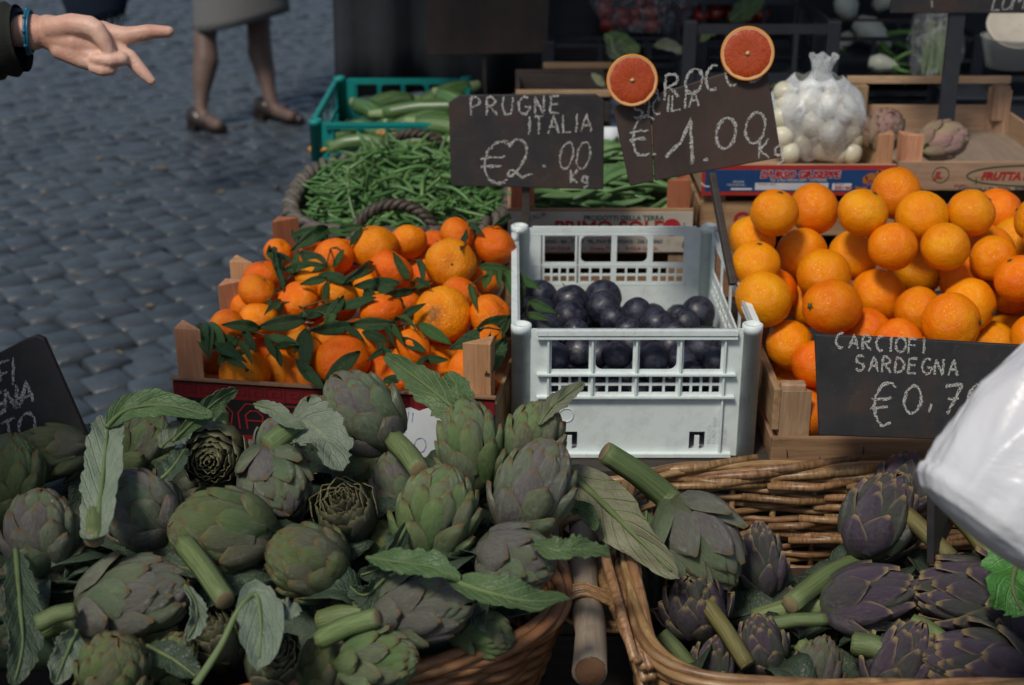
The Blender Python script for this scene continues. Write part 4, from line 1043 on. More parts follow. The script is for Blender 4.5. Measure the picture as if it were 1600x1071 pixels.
cut_stem('green stem lying near the front left rim of the right basket', zz(1032, 992, .44), zz(1084, 1050, .40), 26)
cut_stem('pale stem stub at the front middle of the right basket', zz(1334, 1006, .43), zz(1394, 1022, .43), 36)
cut_stem('pale ribbed stem stub under the large purple artichoke', zz(1424, 975, .44), zz(1470, 1000, .43), 30)
cut_stem('short stem stub by the left front of the bottom artichokes', zz(1252, 1010, .42), zz(1272, 1036, .41), 28)
cut_stem('thin stem lying across under the lying purple artichoke', zz(1195, 978, .44), zz(1290, 968, .45), 22)

# ================================================================== LEAVES
def spline(pts, n_):
    P = [pts[0]] + list(pts) + [pts[-1]]; out = []
    for i in range(n_ + 1):
        f = i / n_ * (len(pts) - 1); k_ = min(int(f), len(pts) - 2); f -= k_
        a, b, c, d = P[k_], P[k_ + 1], P[k_ + 2], P[k_ + 3]
        out.append(.5 * ((2 * b) + (c - a) * f + (2 * a - 5 * b + 4 * c - d) * f * f + (3 * b - a - 3 * c + d) * f ** 3))
    return out
def big_leaf(label, pts, wpx, mat, roll=0., fold=.25, wave=.14, seed=0, shape=(.0, 1.), rib=True, torn=.13, group='loose artichoke leaves', tail=.0, ribmat='stem'):
    "pts: where the midrib runs; wpx half width; roll turns the blade about its rib"
    rr = random.Random(seed)
    P = [at(*p) for p in pts]; s_ = pts[0][2] / FPX; c0 = P[0].copy(); n_ = 26; C = spline(P, n_)
    t = thing('artichoke_leaf', label, 'leaf', c0, group=group)
    hw = wpx * s_; ph = rr.uniform(0, 6); jag = [rr.uniform(-1, 1) for _ in range(80)]
    side = []
    for i in range(n_ + 1):
        tan = (C[min(i + 1, n_)] - C[max(i - 1, 0)]).normalized(); vd = (EYE - C[i]).normalized()
        sd = tan.cross(vd).normalized(); side.append((sd, sd.cross(tan).normalized()))
    def fn(a, b):
        f = b * n_; k_ = min(int(f), n_ - 1); f -= k_
        c = C[k_].lerp(C[k_ + 1], f); sd, up = side[min(n_, int(round(b * n_)))]
        w = shape[0] + (1 - shape[0]) * math.sin(math.pi * min(1, max(0, (b - tail) / (1 - tail))) ** shape[1]) ** .7
        if b < tail: w = .10
        if b > .97 and shape[0] == 0: w *= .5
        w *= 1 + torn * jag[int(b * 26 + (40 if a > 0 else 0))] * (abs(a) > .9)
        ro = roll + .25 * math.sin(b * 4 + ph)
        x, y = a * hw * w, hw * w * (fold * abs(a) ** 1.4 + wave * abs(a) * math.sin(b * 19 + ph + (2 if a > 0 else 0)) + .05 * math.sin(a * 5 + b * 23 + ph))
        return c + sd * (x * math.cos(ro) - y * math.sin(ro)) + up * (x * math.sin(ro) + y * math.cos(ro)) - c0
    bl = obj('blade', MB().sheet(12, 40, fn, .0010), M[mat], t); bl.data.set_sharp_from_angle(angle=R(60))
    if rib: obj('midrib', MB().tube([C[i] - c0 + side[i][1] * .001 for i in range(n_ - 1)], [max(.0012, hw * (.17 if tail == 0 else .2) * (1 - .8 * i / n_)) for i in range(n_ - 1)], 8), M[ribmat], t)
    return t
Z = zz
big_leaf('long leaf rising with thick pale midrib, left of the violet artichoke', [Z(150, 842, .705), Z(158, 770, .72), Z(166, 690, .745), Z(170, 655, .755)], 32, 'leaf_pale', .2, .25, .12, 1, (.55, .9), torn=.1)
big_leaf('broad green leaf bending over to the right below the cobbles', [Z(166, 668, .755), Z(200, 640, .765), Z(262, 634, .765), Z(335, 652, .75)], 24, 'leaf_green', .25, .3, .08, 2)
big_leaf('leaf tip pointing up right beside the printed crate edge', [Z(270, 690, .735), Z(312, 650, .745), Z(345, 622, .755), Z(372, 608, .76)], 17, 'leaf_green', -.3, .3, .08, 3)
big_leaf('small bluish leaf behind the rosette artichoke', [Z(250, 700, .72), Z(275, 680, .725), Z(300, 668, .73)], 20, 'leaf_pale', .3, .2, .1, 4)
big_leaf('torn pale leaf hanging over the small olive artichoke', [Z(455, 655, .735), Z(485, 665, .735), Z(512, 690, .735), Z(525, 735, .72)], 40, 'leaf_pale', .35, .2, .12, 5, (.25, .8), False, .16)
big_leaf('curled leaf tip left of the thick stem', [Z(398, 632, .74), Z(425, 640, .745), Z(450, 660, .745), Z(478, 668, .74)], 13, 'leaf_pale', .2, .5, .2, 6)
big_leaf('long serrated green leaf reaching up over the mandarins', [Z(742, 660, .72), Z(712, 640, .735), Z(668, 604, .75), Z(602, 556, .755)], 30, 'leaf_green', .25, .3, .14, 7, (.12, .75), torn=.18)
big_leaf('second serrated leaf standing over the tall artichoke', [Z(728, 655, .725), Z(722, 628, .74), Z(712, 600, .755), Z(698, 582, .765)], 20, 'leaf_green', -.35, .3, .14, 8, torn=.18)
big_leaf('twisted leaf in front of the white crate', [Z(842, 665, .725), Z(858, 640, .74), Z(882, 620, .75), Z(914, 598, .755)], 15, 'leaf_grey', .3, .4, .2, 9, torn=.14)
big_leaf('long glossy green leaf lying over the basket rim', [Z(700, 905, .665), Z(760, 925, .672), Z(830, 940, .662), Z(892, 935, .645)], 32, 'leaf_green', .95, .35, .08, 10)
big_leaf('dark leaf above the lying artichoke', [Z(575, 872, .66), Z(620, 878, .675), Z(680, 888, .68), Z(720, 908, .672)], 24, 'leaf_green', .8, .3, .12, 11)
big_leaf('frayed pale green leaf tip over the pole handle', [Z(835, 850, .665), Z(870, 860, .67), Z(910, 858, .668), Z(952, 866, .655)], 19, 'leaf_green', .7, .35, .2, 12, (.35, .9), False, .2)
big_leaf('curled pale leaf with bowed midrib at the bottom', [Z(305, 1071, .60), Z(345, 1010, .63), Z(372, 955, .655), Z(400, 930, .66), Z(408, 985, .645), Z(402, 1050, .62)], 34, 'leaf_pale', .25, .25, .1, 13, (.0, 1.5), tail=.35)
big_leaf('small folded leaf right of the largest violet artichoke', [Z(290, 915, .65), Z(306, 945, .645), Z(305, 975, .63), Z(290, 1002, .615)], 17, 'leaf_pale', .6, .3, .12, 14)
big_leaf('broad dark leaf on the left edge below the heap', [Z(25, 860, .655), Z(30, 930, .64), Z(35, 1010, .61), Z(20, 1075, .58)], 28, 'leaf_dark', .2, .3, .08, 15)
big_leaf('dark ragged leaf at the bottom left', [Z(120, 985, .62), Z(105, 1020, .605), Z(85, 1071, .58)], 26, 'leaf_pale', .5, .3, .2, 16, torn=.2)
big_leaf('ragged leaf scrap under the round olive artichoke', [Z(420, 945, .645), Z(445, 955, .648), Z(470, 950, .645)], 16, 'leaf_pale', .5, .4, .25, 17, torn=.2, rib=False)
big_leaf('large grey veined leaf hanging over the pole handle into the basket', [Z(885, 735, .60), Z(940, 785, .595), Z(990, 835, .58), Z(1062, 905, .54)], 40, 'leaf_grey', -.25, .12, .10, 18, (.0, .8), torn=.05)
big_leaf('small dark green leaf behind the upright rightmost artichoke', [Z(885, 790, .60), Z(915, 800, .60), Z(930, 830, .59)], 14, 'leaf_green', .4, .4, .2, 19, torn=.1)
big_leaf('bright crinkled leaf at the right edge under the bag', [Z(1625, 845, .555), Z(1595, 870, .555), Z(1582, 915, .545), Z(1600, 962, .52)], 40, 'leaf_lettuce', -.2, .3, .42, 20, (.25, 1.), torn=.22)
big_leaf('dark leaf behind the big grey green open artichoke', [Z(1010, 800, .54), Z(1012, 825, .53), Z(1030, 850, .52)], 14, 'leaf_green', .2, .3, .1, 21)
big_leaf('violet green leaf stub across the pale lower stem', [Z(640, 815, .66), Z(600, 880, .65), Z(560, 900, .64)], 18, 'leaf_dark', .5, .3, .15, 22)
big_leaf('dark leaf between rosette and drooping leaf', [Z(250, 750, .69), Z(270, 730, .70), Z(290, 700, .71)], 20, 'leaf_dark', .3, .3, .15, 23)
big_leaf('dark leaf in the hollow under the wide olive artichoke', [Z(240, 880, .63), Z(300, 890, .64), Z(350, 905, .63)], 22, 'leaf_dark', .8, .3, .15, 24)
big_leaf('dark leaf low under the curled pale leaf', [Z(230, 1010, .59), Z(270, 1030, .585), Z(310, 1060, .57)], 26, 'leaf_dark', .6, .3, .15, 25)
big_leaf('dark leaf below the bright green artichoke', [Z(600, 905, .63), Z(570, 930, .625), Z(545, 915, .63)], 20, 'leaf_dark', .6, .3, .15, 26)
# litter of dark leaves and trimmings filling both baskets below
def litter(label, cx, cy, w, d, z, n_, seed, mat):
    rr = random.Random(seed); mb = MB()
    for i in range(n_):
        c = V((cx + rr.uniform(-.5, .5) * w, cy + rr.uniform(-.5, .5) * d, z + rr.uniform(-.03, .012))); a = rr.uniform(0, 6.28); L = rr.uniform(.06, .12); hw = rr.uniform(.018, .035)
        ti, tj = rr.uniform(-.5, .5), rr.uniform(-.6, .6); m4 = Matrix.Translation(c) @ Matrix.Rotation(a, 4, 'Z') @ Matrix.Rotation(ti, 4, 'X') @ Matrix.Rotation(tj, 4, 'Y'); cu_ = rr.uniform(-.03, .05)
        mb.sheet(4, 6, lambda p, q: m4 @ V((p * hw * math.sin(math.pi * (.04 + .92 * q)) ** .7, L * (q - .5), cu_ * math.sin(math.pi * q) + .012 * abs(p))), .001)
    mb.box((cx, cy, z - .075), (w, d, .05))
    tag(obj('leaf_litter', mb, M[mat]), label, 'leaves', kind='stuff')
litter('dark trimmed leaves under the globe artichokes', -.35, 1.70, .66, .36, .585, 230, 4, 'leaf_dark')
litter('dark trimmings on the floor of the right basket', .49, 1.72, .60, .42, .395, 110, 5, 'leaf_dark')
# ================================================================== FRUIT
def globe(name, ru, rz, seg, mat, dimple=.0, lumpy=.0, seed=0, nv=14):
    rr = random.Random(seed); off = V((rr.uniform(0, 50), rr.uniform(0, 50), 0)); P = []
    for i in range(nv + 1):
        a = math.pi * i / nv; r, z = math.sin(a), -math.cos(a)
        dz = -dimple * math.exp(-(r / .28) ** 2) * (1 if z > 0 else .6) * (1 if z > 0 else -1)
        P.append((max(1e-4, r) * ru, (z + dz) * rz))
    mb = MB().lathe(P, seg)
    if lumpy:
        for i, p in enumerate(mb.v):
            q = p.normalized(); mb.v[i] = p * (1 + lumpy * mnoise.noise(q * 1.6 + off) + lumpy * .35 * mnoise.noise(q * 5 + off) * (1 - abs(q.z)) )
    m_ = mb.mesh(name); m_.materials.append(M[mat]); return m_
def settle(items, plane_t, slack=.97, fixed=(), inside=lambda p, r: True):
    "place balls front to back along their lines of sight, each coming to rest behind the ones it would cut into"
    placed = list(fixed); out = []
    for (u, v, d, *rest) in items:
        t = plane_t(u, v); k_ = 0
        while k_ < 200:
            r = d * t / FPX / 2; p = at(u, v, t)
            if inside(p, r) and all((p - q).length > (r + s_) * slack for q, s_ in placed): break
            t += .004; k_ += 1
        placed.append((p, r)); out.append((p, r, t))
    return out
def plane_t(z0, y0, sl): return lambda u, v: (CH - z0 + sl * y0) / (sl * ray(u, v).y - ray(u, v).z)
random.seed(5)
# ---- oranges
ORG = {'lowest': [(320, 905, 180), (365, 850, 96), (280, 795, 134), (335, 790, 100), (365, 735, 150)],
       'second': [(277, 667, 176), (655, 660, 172), (838, 590, 215), (1025, 632, 140), (985, 668, 110), (545, 622, 110), (1130, 640, 150), (1230, 640, 160)],
       'third': [(185, 508, 200), (425, 535, 222), (585, 497, 196), (722, 548, 170), (900, 530, 197), (1055, 552, 140), (1200, 520, 180), (350, 525, 120), (290, 480, 115)],
       'fourth': [(395, 425, 186), (722, 402, 190), (1075, 437, 170), (875, 440, 150), (985, 480, 110), (1240, 400, 180)],
       'fifth': [(158, 388, 172), (318, 345, 178), (497, 355, 174), (635, 325, 160), (818, 325, 152), (962, 350, 200), (1062, 305, 140), (1180, 300, 170)],
       'top': [(143, 300, 168), (223, 207, 158), (360, 193, 182), (530, 207, 176), (648, 140, 184), (737, 220, 182), (908, 208, 166), (1000, 205, 118), (1140, 230, 150)]}
items = []
for row, L in ORG.items():
    for i, (x, y, d) in enumerate(sorted(L)):
        u, v = 1110 + .4483 * x, 240 + .4483 * y
        lab = f'{ORD[i]} orange from the left in the {row} row of the orange heap'
        items.append((u, v, max(d, 168) * .4483, lab, d < 150))
items.sort(key=lambda q: -q[1] - q[2] * .35 + 2000 * q[4])
om = [globe('peel', 1, rz, 32, 'orange', .05, .035, s_, 20) for s_, rz in ((1, .97), (2, .93), (3, 1.0), (4, .95))]
cal = MB()
for i in range(5):
    a = 2 * math.pi * i / 5; cal.add([(0, 0, .03), (.10 * math.cos(a - .45), .10 * math.sin(a - .45), .012), (.17 * math.cos(a), .17 * math.sin(a), 0), (.10 * math.cos(a + .45), .10 * math.sin(a + .45), .012)], [(0, 1, 2, 3)])
cal.lathe([(.07, -.02), (.075, .03), (.04, .045), (.002, .04)], 8)
calm = cal.mesh('calyx'); calm.materials.append(M['calyx'])
pt_o = plane_t(.555, 2.13, 1.05)
res = settle(items, pt_o, .965, (), lambda p, r: p.y - r > 2.108)
SHOW = {(223, 207): (.2, -.9), (185, 508): (-.75, .45), (425, 535): (-.7, 0), (962, 350): (.85, 0), (900, 530): (.8, .3), (838, 590): (.85, 0), (335, 790): (.3, .2), (158, 388): (.1, -.95), (1055, 552): (.2, -.9), (395, 425): (-.2, -.9)}
solid_o = []
for (u, v, d, lab, _), (p, r, t) in zip(items, res):
    th = thing('orange', lab, 'orange', p, group='oranges in the big heap'); th.scale = (r, r, r)
    key_ = next((k_ for k_ in SHOW if abs(1110 + .4483 * k_[0] - u) < 1 and abs(240 + .4483 * k_[1] - v) < 1), None)
    if key_: dx, dy = SHOW[key_]; c = .45; ax = (AX_R * dx - AX_U * dy) * .9 + AX_B * c
    else: ax = V((rnd(-1, 1), rnd(-.5, 1), rnd(-.2, 1)))
    o = link('peel', random.choice(om), None, th); o.rotation_euler = ax.normalized().to_track_quat('Z', 'Y').to_euler()
    if key_ == (425, 535): o.scale = (.86, .86, 1.1)
    c_ = link('calyx', calm, None, o); c_.location = (0, 0, .915); solid_o.append((p, r))
# a lower layer showing in the gaps
k_ = 0
for yy in range(8):
    for xx in range(13):
        u, v = 1180 + xx * 62 + (yy % 2) * 30, 300 + yy * 52
        if (v > 560 and u < 1220) or v < 370: continue
        t0 = pt_o(u, v) + .045; hit = False
        for _ in range(14):
            p = at(u, v, t0); r = .041
            if all((p - q).length > (r + s_) * .93 for q, s_ in solid_o): hit = True; break
            t0 += .01
        if hit and p.z > .53 and .44 < p.x < 1.1 and p.y < 2.6:
            th = thing('orange', 'orange in the lower layer, glimpsed through gaps of the heap', 'orange', p, group='oranges deep in the heap'); th.scale = (r, r, r)
            o = link('peel', random.choice(om), None, th); o.rotation_euler = (rnd(0, 6), rnd(0, 6), 0); solid_o.append((p, r)); k_ += 1
# ---- mandarins
MAN = {'back': [(888, 210, 195), (1035, 190, 145), (1150, 220, 115), (1410, 205, 168), (1345, 120, 92), (1250, 165, 125), (720, 252, 165)],
       'second': [(400, 295, 84), (418, 338, 115), (640, 335, 125), (1220, 280, 205), (965, 310, 185), (850, 352, 70), (1000, 372, 110), (1105, 320, 110), (505, 350, 90)],
       'third': [(390, 400, 130), (568, 440, 150), (735, 410, 172), (1260, 415, 128), (880, 400, 110)],
       'fourth': [(925, 485, 176), (1185, 500, 232), (1390, 505, 178), (515, 400, 60)],
       'fifth': [(265, 560, 132), (395, 525, 118), (690, 605, 110), (850, 632, 115), (1060, 640, 150), (1370, 612, 130), (590, 640, 140), (1205, 672, 130), (500, 655, 100)],
       'front': [(410, 665, 110), (755, 700, 222), (335, 755, 205), (490, 745, 182), (1310, 745, 190), (1150, 740, 135), (930, 760, 124), (1010, 795, 115), (660, 720, 100), (1240, 810, 120), (590, 780, 110)]}
items = []
for row, L in MAN.items():
    L = [q for q in L if q[2] > 92]
    for i, (x, y, d) in enumerate(sorted(L)): items.append((260 + .3642 * x, 310 + .3642 * y, max(d * 1.06, 170) * .3642, f'{ORD[i]} mandarin from the left in the {row} row of the leafy mandarins', (x, y), d < 140))
items.sort(key=lambda q: -q[1] - q[2] * .4 + 2000 * q[5])
pt_m = plane_t(.630, 2.1, .20)
mm_ = [globe('peel', 1, rz, 32, 'mandarin', .10, .055, s_ + 20, 20) for s_, rz in ((1, .82), (2, .86), (3, .80), (4, .9))]
mci = mc1.matrix_basis.inverted()
res = settle(items, pt_m, .90, (), lambda p, r: (mci @ p).y - r * .86 > .008 and p.x + r < .012)
MSHOW = {(1185, 500): (-.3, .0, .9), (1220, 280): (.1, .1, .9), (755, 700): (-.1, -.8, .55), (888, 210): (0, -.95, .25), (1310, 745): (.1, .1, .9), (490, 745): (-.6, .1, .7)}
solid_m = []
n = NT('scarred_peel', .6, .3); n.set('Base Color', n.ramp(n.noise(8, 5, .7), (.3, (.12, .07, .03)), (.7, (.42, .2, .05)))); n.set('Alpha', n.math('MULTIPLY', n.ramp(n.noise(3, 6, .75), (.44, 0.), (.62, .9)), n.ramp(n.uvxy()[1], (.05, 0.), (.6, 1.)))); M['scar'] = n.m
for (u, v, d, lab, xy, _), (p, r, t) in zip(items, res):
    th = thing('mandarin', lab, 'mandarin', p, group='leafy mandarins in the crates'); th.scale = (r * 1.02,) * 3
    a = MSHOW.get(xy); ax = AX_R * a[0] - AX_U * a[1] + AX_B * a[2] if a else V((rnd(-.7, .7), rnd(-.7, .7), rnd(.3, 1)))
    o = link('peel', random.choice(mm_), None, th); o.rotation_euler = ax.normalized().to_track_quat('Z', 'Y').to_euler()
    c_ = link('calyx', calm, None, o); c_.location = (0, 0, .74); c_.scale = (.7, .7, .8)
    if xy == (1185, 500):
        mb = MB().lathe([(.52, .66), (.40, .71), (.25, .755), (.10, .765), (.002, .755)], 24); mb.v = [q * 1.07 for q in mb.v]; sc_ = obj('scar', mb, M['scar'], o); c_.scale = (.3, .3, .3)
    solid_m.append((p, r))
for yy in range(6):
    for xx in range(10):
        u, v = 335 + xx * 50 + (yy % 2) * 22, 395 + yy * 42
        t0 = pt_m(u, v) + .10; hit = False
        for _ in range(10):
            p = at(u, v, t0); r = .029
            if all((p - q).length > (r + s_) * .86 for q, s_ in solid_m): hit = True; break
            t0 += .01
        lp = (mc1.matrix_basis.inverted() @ p)
        if hit and p.z > .52 and -.24 < lp.x < .24 and .04 < lp.y < .54 and p.x + r < -.01 + .09 * max(0, 2.1 - p.y):
            th = thing('mandarin', 'mandarin lower in the crate, glimpsed between leaves', 'mandarin', p, group='mandarins deep in the crates'); th.scale = (r, r, r)
            o = link('peel', random.choice(mm_), None, th); o.rotation_euler = (rnd(-1, 1), rnd(-1, 1), 0); solid_m.append((p, r))
# ---- mandarin leaves on twigs
def citrus_leaf(seed):
    rr = random.Random(seed); cu_, fo = rr.uniform(-.1, .22), rr.uniform(.12, .35); sw = rr.uniform(-.10, .10)
    return MB().sheet(6, 10, lambda a, b: (a * .19 * math.sin(math.pi * (.02 + .96 * b) ** .85) ** .85 + sw * b * b, b, cu_ * math.sin(math.pi * b) + fo * .19 * abs(a) + .012 * math.sin(b * 17 + a * 2)), .008).mesh('leaf')
lm = []
for i in range(8):
    m_ = citrus_leaf(i); m_.materials.append(M['leaf_citrus' if i < 6 else 'leaf_citrus2']); lm.append(m_)
LV = [[(690, 130, 540, 205), (690, 135, 800, 165), (760, 220, 725, 285), (690, 300, 520, 215)], [(880, 285, 770, 345), (800, 378, 690, 342), (690, 345, 600, 365), (690, 360, 680, 430)],
      [(1000, 365, 850, 372), (1040, 355, 985, 262), (910, 372, 1025, 478), (862, 395, 945, 530)], [(740, 430, 690, 540), (600, 520, 440, 545), (490, 440, 440, 490), (600, 520, 690, 462)],
      [(400, 560, 275, 548), (330, 560, 370, 640), (430, 592, 540, 622), (300, 600, 240, 690)], [(610, 570, 590, 706), (800, 545, 660, 572), (800, 540, 945, 548), (600, 560, 560, 640)],
      [(840, 575, 935, 606), (980, 540, 1052, 562), (1080, 540, 1190, 604), (1000, 600, 1090, 642)], [(1060, 392, 1130, 392), (1100, 380, 1070, 300), (1060, 400, 960, 410)],
      [(1390, 310, 1365, 440), (1340, 292, 1445, 302), (1450, 320, 1500, 465), (1300, 370, 1322, 450), (1480, 330, 1545, 470), (1420, 330, 1430, 420)], [(1460, 605, 1235, 645), (1330, 560, 1465, 520), (1460, 530, 1400, 590)],
      [(560, 700, 655, 795)], [(680, 785, 795, 692)], [(160, 560, 195, 755), (155, 550, 165, 665), (200, 640, 310, 692), (305, 620, 352, 692)], [(470, 640, 488, 706), (470, 640, 540, 625)],
      [(1230, 60, 1285, 165), (1290, 140, 1265, 215), (1400, 125, 1475, 98), (1300, 110, 1350, 150)], [(475, 240, 495, 365), (440, 230, 500, 300), (540, 270, 480, 250)], [(690, 520, 742, 445), (735, 470, 860, 440)],
      [(900, 620, 955, 665), (930, 650, 880, 690)], [(930, 785, 985, 765), (1000, 770, 960, 800)], [(540, 160, 640, 150), (560, 190, 545, 150)], [(840, 130, 800, 190), (860, 120, 770, 140)],
      [(430, 440, 470, 470), (500, 400, 470, 330), (540, 330, 560, 250)], [(1090, 690, 1180, 690), (1120, 690, 1080, 730)], [(1560, 440, 1650, 480), (1540, 500, 1620, 520)], [(640, 480, 560, 520), (760, 560, 830, 600)],
      [(1010, 520, 1090, 470), (960, 560, 1010, 620)], [(300, 640, 240, 610), (260, 690, 330, 720)]]
WHERE = ['at the back left among the mandarins', 'left of centre in the second row', 'across the middle of the back crate', 'over the left middle mandarins', 'at the left by the second corner post', 'hanging down left of the large front mandarin', 'in the centre of the front crate', 'left of the big lumpy mandarin', 'pale green and hanging over the white crate edge', 'right of the scarred mandarin', 'lying flat left of the largest front mandarin', 'across the largest front mandarin', 'dark at the front left corner post', 'between the two left front mandarins', 'on the topmost back mandarins', 'by the reddish back post', 'standing up in the middle', 'above the front row centre', 'low at the front edge', 'behind the back left mandarin', 'by the bean basket handle', 'in the left hollow of the second crate', 'behind the front right mandarins', 'spilling onto the plums', 'small and dark in the shade at left centre', 'between the scarred mandarin and centre', 'low left in the front crate']
rl = random.Random(44)
for L, wh in zip(LV, WHERE):
    L0, L = L, []
    for (xa, ya_, xb, yb) in L0:
        dx, dy = xb - xa, yb - ya_; L.append((xa, ya_, xa + dx * 1.12, ya_ + dy * 1.12))
        if len(L0) > 1 and rl.random() < .22:
            a_ = rl.choice((-1, 1)) * rl.uniform(.4, .95); k_ = rl.uniform(.75, 1.05); L.append((xa + rl.uniform(-12, 12), ya_ + rl.uniform(-8, 8), xa + k_ * (dx * math.cos(a_) - dy * math.sin(a_)), ya_ + k_ * (dx * math.sin(a_) + dy * math.cos(a_))))
    x0 = sum(q[0] for q in L) / len(L); y0 = sum(q[1] for q in L) / len(L); u0, v0 = 260 + .3642 * x0, 310 + .3642 * y0
    def tm(u, v):
        t = pt_m(u, v)
        for q, s_ in solid_m:                    # lie on top of whatever fruit is there
            a, b, tt = seen(q); dd = math.hypot(a - u, b - v); rp = s_ / tt * FPX
            if dd < rp * 1.05: t = min(t, tt - s_ * math.sqrt(max(0, 1.1 - (dd / rp) ** 2)))
        return t - .008
    c0 = at(u0, v0, tm(u0, v0) + .01)
    t = thing('leaf_sprig', 'sprig of mandarin leaves ' + wh if len(L) > 1 else 'single mandarin leaf ' + wh, 'leaves', c0, group='mandarin leaf sprigs')
    for i, (xa, ya_, xb, yb) in enumerate(L):
        ua, va, ub, vb = 260 + .3642 * xa, 310 + .3642 * ya_, 260 + .3642 * xb, 310 + .3642 * yb
        a = at(ua, va, tm(ua, va)); b = at(ub, vb, tm(ub, vb)); d = b - a
        d = d * 1.18
        if d.length > .10: d = d.normalized() * .10
        me = random.choice(lm[6:] if ('pale' in wh or 'plums' in wh or random.random() < .22) else lm[:6])
        o = link('leaf', me, None, t); up = ((EYE - a).normalized() + V((rnd(-.4, .4), 0, rnd(-.1, .7)))).normalized()
        y = d.normalized(); x = y.cross(up).normalized(); zz_ = x.cross(y); Lh = d.length
        o.matrix_basis = Matrix.Translation(a - c0) @ Matrix((( x.x, y.x, zz_.x, 0), (x.y, y.y, zz_.y, 0), (x.z, y.z, zz_.z, 0), (0, 0, 0, 1))) @ Matrix.Diagonal((max(math.hypot(ub - ua, vb - va) * 2.45 / FPX, .030) * 1.0, Lh, Lh, 1))
        m = V((0, 0, .004)); obj('twig', MB().tube([a - c0 + y * .004, (a - c0) * .5 + m, V((0, 0, 0))], [.0011, .0013, .0016], 5), M['twig'], t)

# ---- plums
pm_ = [globe('skin', 1, rz, 24, 'plum', .07, .04, s_ + 40, 14) for s_, rz in ((1, .93), (2, 1.0), (3, .88))]
pst = MB().tube([(0, 0, 0), (.02, .01, .12), (.05, .03, .22)], [.035, .03, .04], 6).mesh('stalk'); pst.materials.append(M['stem_old'])
PL = [(190, 365, 126), (310, 385, 130), (440, 372, 132), (440, 412, 126), (310, 445, 125), (195, 425, 110), (410, 475, 112), (480, 458, 104), (575, 432, 112), (680, 422, 118), (655, 480, 132), (768, 472, 102), (818, 432, 122), (855, 492, 122), (540, 500, 100), (225, 500, 120), (330, 510, 100), (720, 520, 110), (600, 530, 110), (840, 545, 110), (740, 440, 70), (145, 420, 100), (150, 480, 100)]
PF = [(240, 612, 122), (345, 585, 116), (270, 690, 118), (420, 595, 122), (495, 600, 130), (640, 612, 132), (710, 565, 104), (755, 622, 122), (830, 580, 110), (890, 622, 140), (905, 682, 132), (640, 712, 120), (350, 690, 110), (540, 700, 118), (790, 690, 120), (440, 710, 110), (720, 715, 110), (200, 560, 100), (560, 555, 100), (950, 560, 100), (215, 740, 110), (860, 745, 110), (480, 755, 110), (570, 755, 100), (330, 755, 100), (760, 755, 100), (680, 760, 100), (410, 755, 90), (930, 750, 90)]
pt_p = plane_t(.605, 2.16, .11)
itf = [(770 + .392 * x, 320 + .392 * y, d * .392) for x, y, d in PF]; itf.sort(key=lambda q: -q[1])
resf = []
placed = []
for (u, v, d) in itf:
    t = max(2.165 / ray(u, v).y, 0); k_ = 0
    while k_ < 60:
        r = .0272 * (.90 + .20 * ((u * 7 + v * 3) % 10) / 10); p = at(u, v, t)
        if p.y - r > 2.130 and all((p - q).length > (r + s_) * .90 for q, s_ in placed): break
        t += .004; k_ += 1
    placed.append((p, r)); resf.append((p, r))
itt = [(770 + .392 * x, 320 + .392 * y, d * .44) for x, y, d in PL if (x + y) % 7 != 3]; itt.sort(key=lambda q: -q[1])
rest_ = settle(itt, pt_p, .92, placed)
def plum(p, r, lab, grp):
    th = thing('plum', lab, 'plum', p, group=grp); th.scale = (r, r, r)
    o = link('skin', random.choice(pm_), None, th); o.rotation_euler = (rnd(-.9, .9), rnd(-.9, .9), rnd(0, 6))
    if random.random() < .35: s_ = link('stalk', pst, None, o); s_.location = (0, 0, .86)
rows = [('upper', [a for a in zip(itt, rest_)]), ]
def rowname(v): return 'back' if v < 474 else 'middle' if v < 497 else 'front'
by = {}
for (u, v, d), (p, r, t) in zip(itt, rest_): by.setdefault(rowname(v), []).append((u, p, r))
for rn, L in by.items():
    for i, (u, p, r) in enumerate(sorted(L, key=lambda q: q[0])): plum(p, r, f'{ORD[i]} plum from the left in the {rn} row on top in the white crate', 'plums on top in the white crate')
by = {}
for (u, v, d), (p, r) in zip(itf, resf): by.setdefault('upper' if v < 556 else 'middle' if v < 585 else 'lowest', []).append((u, p, r))
for rn, L in by.items():
    for i, (u, p, r) in enumerate(sorted(L, key=lambda q: q[0])): plum(p, r, f'{ORD[i] if i < 20 else "last"} plum from the left in the {rn} row behind the white crate front windows', 'plums behind the crate windows')
solid_p = [(p, r) for p, r in resf] + [(p, r) for p, r, t in rest_]
for yy in range(9):
    for xx in range(8):
        p = V((.035 + xx * .048 + (yy % 2) * .02, 2.17 + yy * .052, .535 + yy * .003)); r = .0265
        if p.x < .38 and all((p - q).length > (r + s_) * .80 for q, s_ in solid_p): plum(p, r, 'plum in the lower layer of the white crate', 'plums deep in the white crate'); solid_p.append((p, r))

